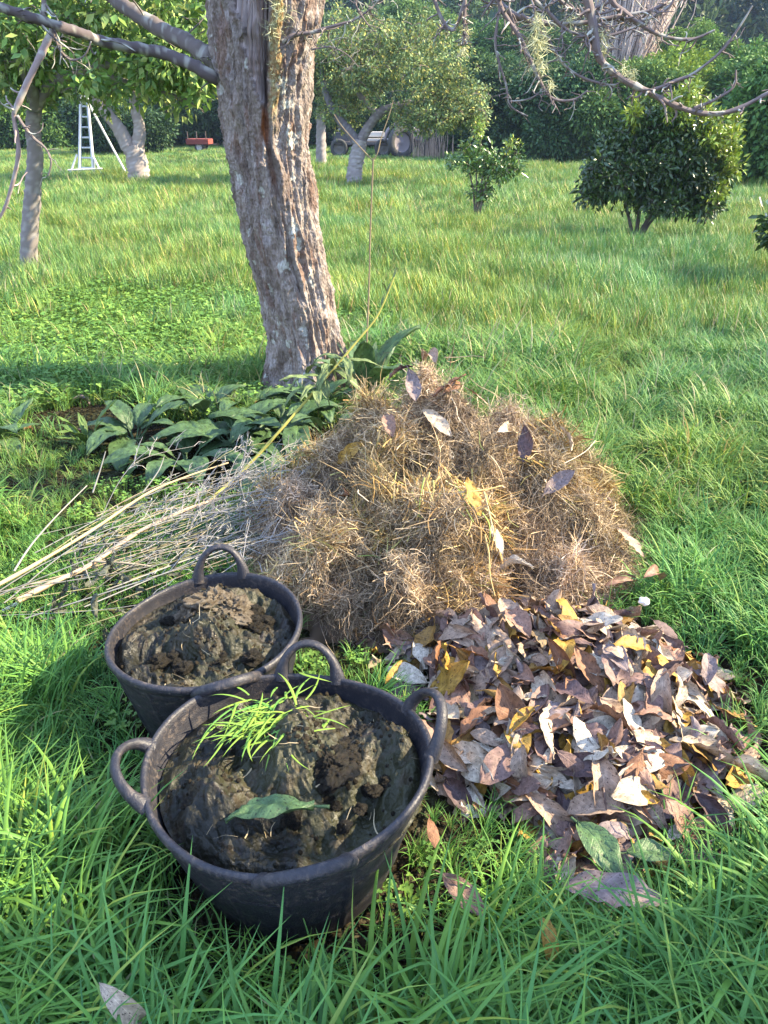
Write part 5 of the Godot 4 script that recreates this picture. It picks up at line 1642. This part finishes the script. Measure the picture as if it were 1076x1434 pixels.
func _ready() -> void:
	var cam := Camera3D.new()
	cam.name = "camera"
	cam.fov = 67.0
	cam.near = 0.05
	cam.far = 600.0
	cam.position = Vector3(0, 1.5, 0)
	cam.rotation_degrees = Vector3(-27.2, 0, 0)
	add_child(cam)
	cam.current = true
	env = Environment.new()
	env.background_mode = Environment.BG_SKY
	var sky := Sky.new()
	var sm := ProceduralSkyMaterial.new()
	sm.sky_top_color = Color(0.47, 0.55, 0.70)
	sm.sky_horizon_color = Color(0.80, 0.82, 0.86)
	sm.sky_curve = 0.12
	sm.ground_bottom_color = Color(0.12, 0.16, 0.08)
	sm.ground_horizon_color = Color(0.5, 0.56, 0.6)
	sm.sky_energy_multiplier = 1.25
	sm.sun_angle_max = 12.0
	sky.sky_material = sm
	env.sky = sky
	env.tonemap_mode = Environment.TONE_MAPPER_LINEAR
	env.tonemap_exposure = 4.0
	env.sdfgi_enabled = true
	env.ssao_enabled = true
	env.ssil_enabled = true
	env.fog_enabled = true
	env.fog_density = 0.0005
	env.fog_light_color = Color(0.70, 0.80, 0.95)
	var we := WorldEnvironment.new()
	we.name = "environment"
	we.environment = env
	add_child(we)
	var sun := DirectionalLight3D.new()
	sun.name = "sun"
	sun.light_energy = 1.6
	sun.light_color = Color(1.0, 0.93, 0.80)
	sun.light_angular_distance = 0.5
	sun.shadow_enabled = true
	add_child(sun)
	var el := deg_to_rad(35.0)
	var az := deg_to_rad(-5.0)  # from the right, hardly ahead of the camera
	var from := Vector3(cos(az) * cos(el), sin(el), sin(az) * cos(el))
	sun.look_at_from_position(from * 50.0, Vector3.ZERO, Vector3.UP)

	for q in [[soft, 0.3, 2], [fine, 1.0, 3], [ridge, 10.0, 3]]:
		q[0].noise_type = FastNoiseLite.TYPE_SIMPLEX_SMOOTH
		q[0].frequency = q[1]
		q[0].fractal_octaves = q[2]
		q[0].fractal_type = FastNoiseLite.FRACTAL_FBM
		q[0].seed = 11
	ridge.fractal_type = FastNoiseLite.FRACTAL_RIDGED
	materials()

	# the ground
	var mb := MB.new()
	var steps := []
	var z := 8.0
	while z > -70.0:
		steps.append(z)
		z -= 0.12 if z > -6.0 else (0.5 if z > -20.0 else 2.5)
	var nx := 120
	for i in steps.size():
		var half := 10.0 + 0.9 * absf(steps[i])
		for j in nx + 1:
			var k := 2.0 * j / nx - 1.0
			var x := half * k * (0.35 + 0.65 * k * k)
			mb.add(Vector3(x, ground_h(x, steps[i]) - 0.004, steps[i]), lerp3(Color(0.060, 0.048, 0.030), Color(0.045, 0.062, 0.022), 0.5 + soft.get_noise_2d(x * 3.0, steps[i] * 3.0)))
	mb.grid(steps.size(), nx + 1, 0)
	var g := MeshInstance3D.new()
	g.name = "ground"
	g.mesh = mb.done()
	g.material_override = M.soil
	g.set_meta("kind", "structure")
	add_child(g)
	# the land beyond, out to the horizon
	mb = MB.new()
	for i in 21:
		for j in 21:
			mb.add(Vector3(-300.0 + 30.0 * i, -0.35, -300.0 + 30.0 * j), Color(0.055, 0.085, 0.025))
	mb.grid(21, 21, 0)
	g = MeshInstance3D.new()
	g.name = "terrain"
	g.mesh = mb.done()
	g.material_override = M.soil
	g.set_meta("kind", "structure")
	add_child(g)

	leaf_kits()
	background()
	orchard()
	shade_trees()
	main_tree()
	machinery()
	print("trees done ", Time.get_ticks_msec())

	# the tubs
	tub_a = on_ground(Vector3(-0.190, 0.310, -1.196))
	tub_b = on_ground(Vector3(-0.462, 0, -1.655))
	make_tub("black rubber tub nearest the camera, four handles, filled with wet manure", tub_a, 0.280, 0.205, 0.31, 3.3, Vector3(0.01, 0, 0.03), [[PI - 0.08, 0.25, 0.35, 0.080], [-PI * 0.5 + 0.12, 0.26, 0.95, 0.060], [PI * 0.5 + 0.26, 0.27, 0.42, 0.080], [0.22, 0.28, 0.72, 0.052]])
	make_tub("smaller black rubber tub behind, beside the dry stalks, filled with manure", tub_b, 0.245, 0.185, 0.30, 0.7, Vector3(-0.01, 0, 0.01), [[PI + 0.03, 0.26, 0.15, 0.085], [0.42, 0.28, 0.9, 0.065]])
	var r := gen(60)
	var clods := []
	for i in 30:
		var a := r.randf() * TAU
		var d := 0.2 * sqrt(r.randf())
		clods.append([sin(a) * d, 0.256 + r.randf() * 0.012, cos(a) * d, r.randf_range(0.008, 0.02), 0.4 if r.randf() < 0.3 else 0.0])
	clods.append_array([[0.18, 0.29, -0.07, 0.045, 0.4], [-0.165, 0.278, 0.10, 0.035, 0.3], [0.08, 0.315, 0.02, 0.04, 0.4], [0.11, 0.30, -0.02, 0.035, 0.4]])
	manure("manure", "wet dark manure heaped in the front tub", tub_a, 0.270, 0.252, 3.3, 0.31, [[0.035, -0.02, 0.16, 0.08], [0.18, -0.07, 0.085, 0.05], [-0.05, -0.14, 0.1, 0.05], [-0.15, 0.09, 0.09, 0.035]], clods, 3)
	clods = []
	for i in 26:
		var a := r.randf() * TAU
		var d := 0.17 * sqrt(r.randf())
		clods.append([sin(a) * d, 0.262 + r.randf() * 0.012, cos(a) * d, r.randf_range(0.008, 0.024), 0.4 if r.randf() < 0.25 else 0.0])
	clods.append_array([[0.0, 0.315, -0.11, 0.055, 1.0], [0.055, 0.305, -0.09, 0.05, 1.0], [-0.06, 0.295, -0.09, 0.04, 1.0], [0.12, 0.26, -0.05, 0.035, 0.0]])
	manure("manure", "lumpy manure with dry pale crumbs in the rear tub", tub_b, 0.237, 0.248, 0.7, 0.30, [[0.01, 0.02, 0.15, 0.045], [0.0, -0.12, 0.1, 0.03]], clods, 4)
	# pulled green grass lying on the manure
	var tuft := thing("pulled_grass", "handful of fresh green grass lying on the manure in the front tub", "grass", tub_a + Vector3(-0.04, 0.315, -0.10))
	for i in 150:
		var bm := MB.new()
		blade(bm, Vector3.ZERO, 0.0, r.randf_range(0.045, 0.115), r.randf_range(0.002, 0.0036), r.randf_range(1.1, 1.55), r.randf_range(1.5, 2.3), lerp3(Color(0.23, 0.34, 0.05), Color(0.10, 0.25, 0.05), r.randf()), 6, r.randfn(0, 0.5))
		var q := part("blade", bm.done(), M.grass, tuft)
		q.position = Vector3(r.randfn(0.01, 0.045), r.randf_range(-0.012, 0.022), r.randfn(0, 0.035))
		q.rotation.y = r.randfn(-2.3, 0.7) if i % 4 else r.randf() * TAU
	var cl := single("comfrey_leaf", arching_leaf(71, 0.17, 0.075, 0.15, 0.5, 0.03, 0.10), M.comfrey_pale, "green comfrey leaf lying on the manure in the front tub", "leaf", Transform3D(Basis(Vector3.UP, -PI * 0.5 + 0.15).scaled(Vector3.ONE), tub_a + Vector3(0.085, 0.305, 0.13)))
	cl.rotate_object_local(Vector3(0, 0, 1), 0.35)
	print("tubs done ", Time.get_ticks_msec())

	hay_heap()
	dead_leaf_kit()
	leaf_heap()
	print("heaps done ", Time.get_ticks_msec())
	plants()
	prunings()
	loose_leaves()
	print("plants done ", Time.get_ticks_msec())
	grass()
	print("grass done ", Time.get_ticks_msec())

func hay_top(x: float, z: float) -> float:
	var h := 0.0
	for i in 5:
		for j in 5:
			h = maxf(h, hay_h(x - 0.06 + 0.03 * i, z - 0.06 + 0.03 * j))
	return h

func loose_leaves() -> void:
	# on the hay: label, x, z, shape, palette entry, turn
	var hay := [
		["tan curled leaf on the very top of the hay", 0.16, -2.70, 2, 3, 0.4], ["reddish-brown leaf just below the top of the hay", 0.21, -2.60, 0, 6, 1.9], ["greyish mauve leaf left below the top of the hay", 0.10, -2.62, 3, 9, 0.2],
		["rust-coloured leaf right of the mauve one near the hay top", 0.24, -2.62, 4, 6, 2.6], ["dark leaf tucked into the left side of the hay top", 0.06, -2.66, 1, 10, 5.0], ["yellow leaf on the left shoulder of the hay", -0.14, -2.60, 0, 7, 1.6],
		["pale narrow leaf on the right upper slope of the hay", 0.42, -2.56, 2, 5, 2.4], ["dark plum leaf beside the pale one on the right upper slope", 0.50, -2.54, 3, 1, 0.1], ["white-backed leaf near the right edge of the hay", 0.66, -2.62, 1, 4, 0.8],
		["bright yellow leaf in the middle of the hay front", 0.29, -2.22, 0, 7, 3.9], ["creamy white leaf right of the yellow one on the hay front", 0.37, -2.20, 4, 5, 3.8], ["small creamy leaf furthest right of the three on the hay front", 0.44, -2.18, 2, 5, 4.6],
		["mauve leaf on the right shoulder of the hay", 0.80, -2.58, 5, 0, 1.2], ["brown leaf low on the right flank of the hay", 0.78, -2.20, 6, 2, 2.0], ["ochre leaf curled over the peak of the hay", 0.25, -2.66, 6, 8, 2.9], ["pinkish-tan leaf just right of the hay peak", 0.33, -2.64, 4, 3, 1.1], ["brown leaf half way down the left of the hay peak", 0.02, -2.52, 1, 2, 3.3], ["pale tan leaf below the mauve one near the hay top", 0.17, -2.52, 0, 4, 0.9], ["lilac-grey leaf in the middle of the right slope", 0.58, -2.40, 3, 9, 2.2], ["small rusty leaf in the middle of the left slope", -0.12, -2.36, 6, 6, 0.3], ["buff leaf at the far right foot of the hay", 0.86, -2.40, 0, 3, 1.3],
		["orange-brown leaf at the foot of the hay beside the leaves", 0.33, -2.00, 4, 6, 0.5]]
	for i in hay.size():
		var q: Array = hay[i]
		loose_leaf(q[0], Vector3(q[1], hay_top(q[1], q[2]) + 0.03, q[2]), hay_normal(q[1], q[2], 0.1), q[3], q[4], 1200 + i, 0.95, "leaves lying on the hay", q[5])
	# in the grass
	var lawn := [
		["big pale tan leaf at the bottom left corner of the view", Vector3(-0.432, 0.220, -0.751), 5, 4, 0.85, 0.9], ["brown leaf in the grass right of the front tub", Vector3(0.143, 0.150, -1.018), 3, 2, 0.8, 1.0], ["dark curled leaf in the grass near the right edge of the hay", Vector3(0.886, 0.140, -2.185), 2, 2, 0.9, 2.2],
		["dark red leaf standing in the grass right of the leaf heap's far corner", Vector3(0.833, 0.140, -1.889), 4, 1, 0.8, 1.0], ["long lilac-grey leaf lying in front of the leaf heap", Vector3(0.426, 0.130, -1.027), 0, 9, 1.35, 1.45], ["mauve leaf at the right tip of the leaf heap", Vector3(0.902, 0.120, -1.721), 1, 9, 0.9, 2.9],
		["small brown leaf under the right side of the front tub", Vector3(0.103, 0.140, -1.155), 4, 6, 0.6, 0.2], ["yellow leaf deep in the grass below the leaf heap", Vector3(0.298, 0.140, -0.921), 5, 7, 0.7, 0.0], ["pale leaf on the turf at the left beside the soil patch", Vector3(-2.096, 0.050, -4.805), 0, 4, 0.8, 1.0],
		["pale round leaf on the clover between soil patch and trunk", Vector3(-1.341, 0.050, -4.868), 1, 5, 0.8, 2.0], ["brown leaf on the bare soil just left of the trunk", Vector3(-0.712, 0.050, -4.185), 3, 6, 0.8, 0.7], ["pale brown leaf among the clover far left", Vector3(-1.335, 0.050, -4.568), 2, 4, 0.7, 1.0]]
	for i in lawn.size():
		var q: Array = lawn[i]
		loose_leaf(q[0], q[1], Vector3(0.1, 1, 0.35).normalized(), q[2], q[3], 1300 + i, q[4], "leaves lying in the grass", q[5])
	var r := gen(1400)
	for i in 26:
		var p := Vector3(r.randf_range(-2.9, -0.9), 0.0, r.randf_range(-5.9, -3.6))
		p.y = ground_h(p.x, p.z) + 0.03
		loose_leaf("dry brown leaf lying on the soil and clover left of the trunk", p, Vector3.UP, r.randi() % 7, [2, 3, 6, 4, 9][i % 5], 1500 + i, r.randf_range(0.5, 0.8), "dry leaves strewn left of the trunk")
	# green leaves on the leaf heap
	single("comfrey_leaf", arching_leaf(91, 0.16, 0.075, 0.2, 0.7, 0.02, 0.08), M.comfrey_pale, "broad green leaf lying on the near edge of the leaf heap", "leaf", Transform3D(Basis(Vector3.UP, 0.5), Vector3(0.413, 0.120, -1.210)), "green leaves on the leaf heap")
	single("comfrey_leaf", arching_leaf(92, 0.11, 0.06, 0.2, 0.7, 0.02, 0.08), M.comfrey_pale, "smaller green leaf right of the broad one on the leaf heap", "leaf", Transform3D(Basis(Vector3.UP, 1.5), Vector3(0.497, 0.100, -1.133)), "green leaves on the leaf heap")
	# a white puffball-like shell by the hay
	var mb := MB.new()
	for i in 13:
		for j in 21:
			var a := PI * i / 12.0
			var b := TAU * (j % 20) / 20.0
			var d := Vector3(sin(a) * cos(b), cos(a) * 0.7, sin(a) * sin(b))
			mb.add(d * (0.017 + 0.002 * fine.get_noise_3d(d.x * 3.0, d.y * 3.0, d.z * 3.0)) * (1.0 + 0.12 * sin(b * 3.0 + cos(a) * 4.0)), Color(0.72, 0.70, 0.64))
	mb.grid(13, 21, 0)
	single("snail_shell", mb.done(), M.cloth, "small white snail shell in the grass right of the hay", "shell", Transform3D(Basis(), Vector3(0.828, 0.120, -2.063)))

func materials() -> void:
	M.leaf_tex = leaf_texture()
	M.vein_tex = vein_bump()
	var m := mat("soil", 0.95, 0.2)
	m.uv1_triplanar = true
	m.uv1_world_triplanar = true
	m.uv1_scale = Vector3(1.3, 1.3, 1.3)
	m.albedo_texture = noise_texture(0.03, 31, Color(0.55, 0.5, 0.45), Color(1, 1, 1), 512, 0.2, 0.8)
	m.heightmap_enabled = true
	m.heightmap_texture = noise_texture(0.05, 32, Color.BLACK, Color.WHITE, 512, 0.1, 0.9)
	m.heightmap_scale = 4.0
	mat("grass", 0.5, 0.34, 0.66)
	mat("leaf", 0.55, 0.28, 0.55)
	mat("glossy_leaf", 0.30, 0.5, 0.4)
	mat("bark", 0.92, 0.2)
	M.bark.uv1_triplanar = true
	M.bark.uv1_scale = Vector3(3.5, 1.6, 3.5)
	M.bark.albedo_texture = noise_texture(0.04, 41, Color(0.78, 0.76, 0.74), Color(1, 1, 1), 512, 0.25, 0.75)
	M.bark.heightmap_enabled = true
	M.bark.heightmap_texture = noise_texture(0.06, 42, Color.BLACK, Color.WHITE, 512, 0.1, 0.9)
	M.bark.heightmap_scale = 0.7
	mat("bark_small", 0.92, 0.2)
	mat("bare_wood", 0.8, 0.3)
	mat("lichen", 0.95, 0.15, 0.3)
	mat("hay", 0.75, 0.3, 0.25)
	mat("stalk", 0.7, 0.3)
	mat("litter", 0.95, 0.2)
	mat("dead_leaf", 0.65, 0.4, 0.2)
	M.dead_leaf.albedo_texture = M.leaf_tex
	mat("metal", 0.45, 0.6)
	mat("old_paint", 0.75, 0.35)
	mat("old_rubber", 0.85, 0.3)
	mat("cloth", 0.8, 0.3)
	m = mat("rubber", 0.6, 0.45)
	m.albedo_color = Color(0.021, 0.021, 0.026).linear_to_srgb()
	m.uv1_triplanar = true
	m.uv1_scale = Vector3(2.6, 2.6, 2.6)
	m.albedo_texture = noise_texture(0.02, 51, Color(0.88, 0.88, 0.9), Color(1, 1, 1), 512, 0.3, 0.7)
	m.heightmap_enabled = true
	m.heightmap_texture = noise_texture(0.16, 52, Color.BLACK, Color.WHITE, 512, 0.1, 0.9)
	m.heightmap_scale = 0.10
	m.detail_enabled = true
	m.detail_albedo = noise_texture(0.025, 53, Color(0.36, 0.33, 0.31, 0.0), Color(0.44, 0.39, 0.34, 0.5), 1024, 0.50, 0.75)
	m.detail_mask = noise_texture(0.010, 54, Color.BLACK, Color.WHITE, 512, 0.35, 0.65)
	m.roughness_texture = noise_texture(0.05, 55, Color(0.75, 0.75, 0.75), Color(1, 1, 1), 512, 0.3, 0.7)
	m = mat("manure", 0.68, 0.38)
	m.uv1_triplanar = true
	m.uv1_scale = Vector3(6, 6, 6)
	m.heightmap_enabled = true
	m.heightmap_texture = noise_texture(0.02, 61, Color.BLACK, Color.WHITE, 512, 0.1, 0.9)
	m.heightmap_scale = 0.4
	m.roughness_texture = noise_texture(0.012, 62, Color(0.60, 0.60, 0.60), Color(1, 1, 1), 512, 0.35, 0.65)
	m = mat("manure_dry", 0.9, 0.25)
	m.uv1_triplanar = true
	m.uv1_scale = Vector3(1, 1, 1)
	m.heightmap_enabled = true
	m.heightmap_texture = noise_texture(0.05, 61, Color.BLACK, Color.WHITE, 512, 0.1, 0.9)
	m.heightmap_scale = 0.9
	for q in [["comfrey", Color(0.088, 0.172, 0.064), 0.5], ["comfrey_pale", Color(0.115, 0.215, 0.08), 0.5], ["primrose", Color(0.13, 0.24, 0.05), 0.55], ["pale_leaf", Color(0.22, 0.31, 0.11), 0.6], ["citrus_leaf", Color(0.048, 0.088, 0.026), 0.3], ["withered", Color(0.17, 0.19, 0.14), 0.8]]:
		m = mat(q[0], q[2], 0.42, 0.5)
		m.albedo_color = q[1].linear_to_srgb()
		m.albedo_texture = M.leaf_tex
		m.heightmap_enabled = true
		m.heightmap_texture = M.vein_tex
		m.heightmap_scale = 0.2
	m = mat("citrus_fruit", 0.4, 0.5)
	m.albedo_color = Color(0.42, 0.20, 0.03).linear_to_srgb()
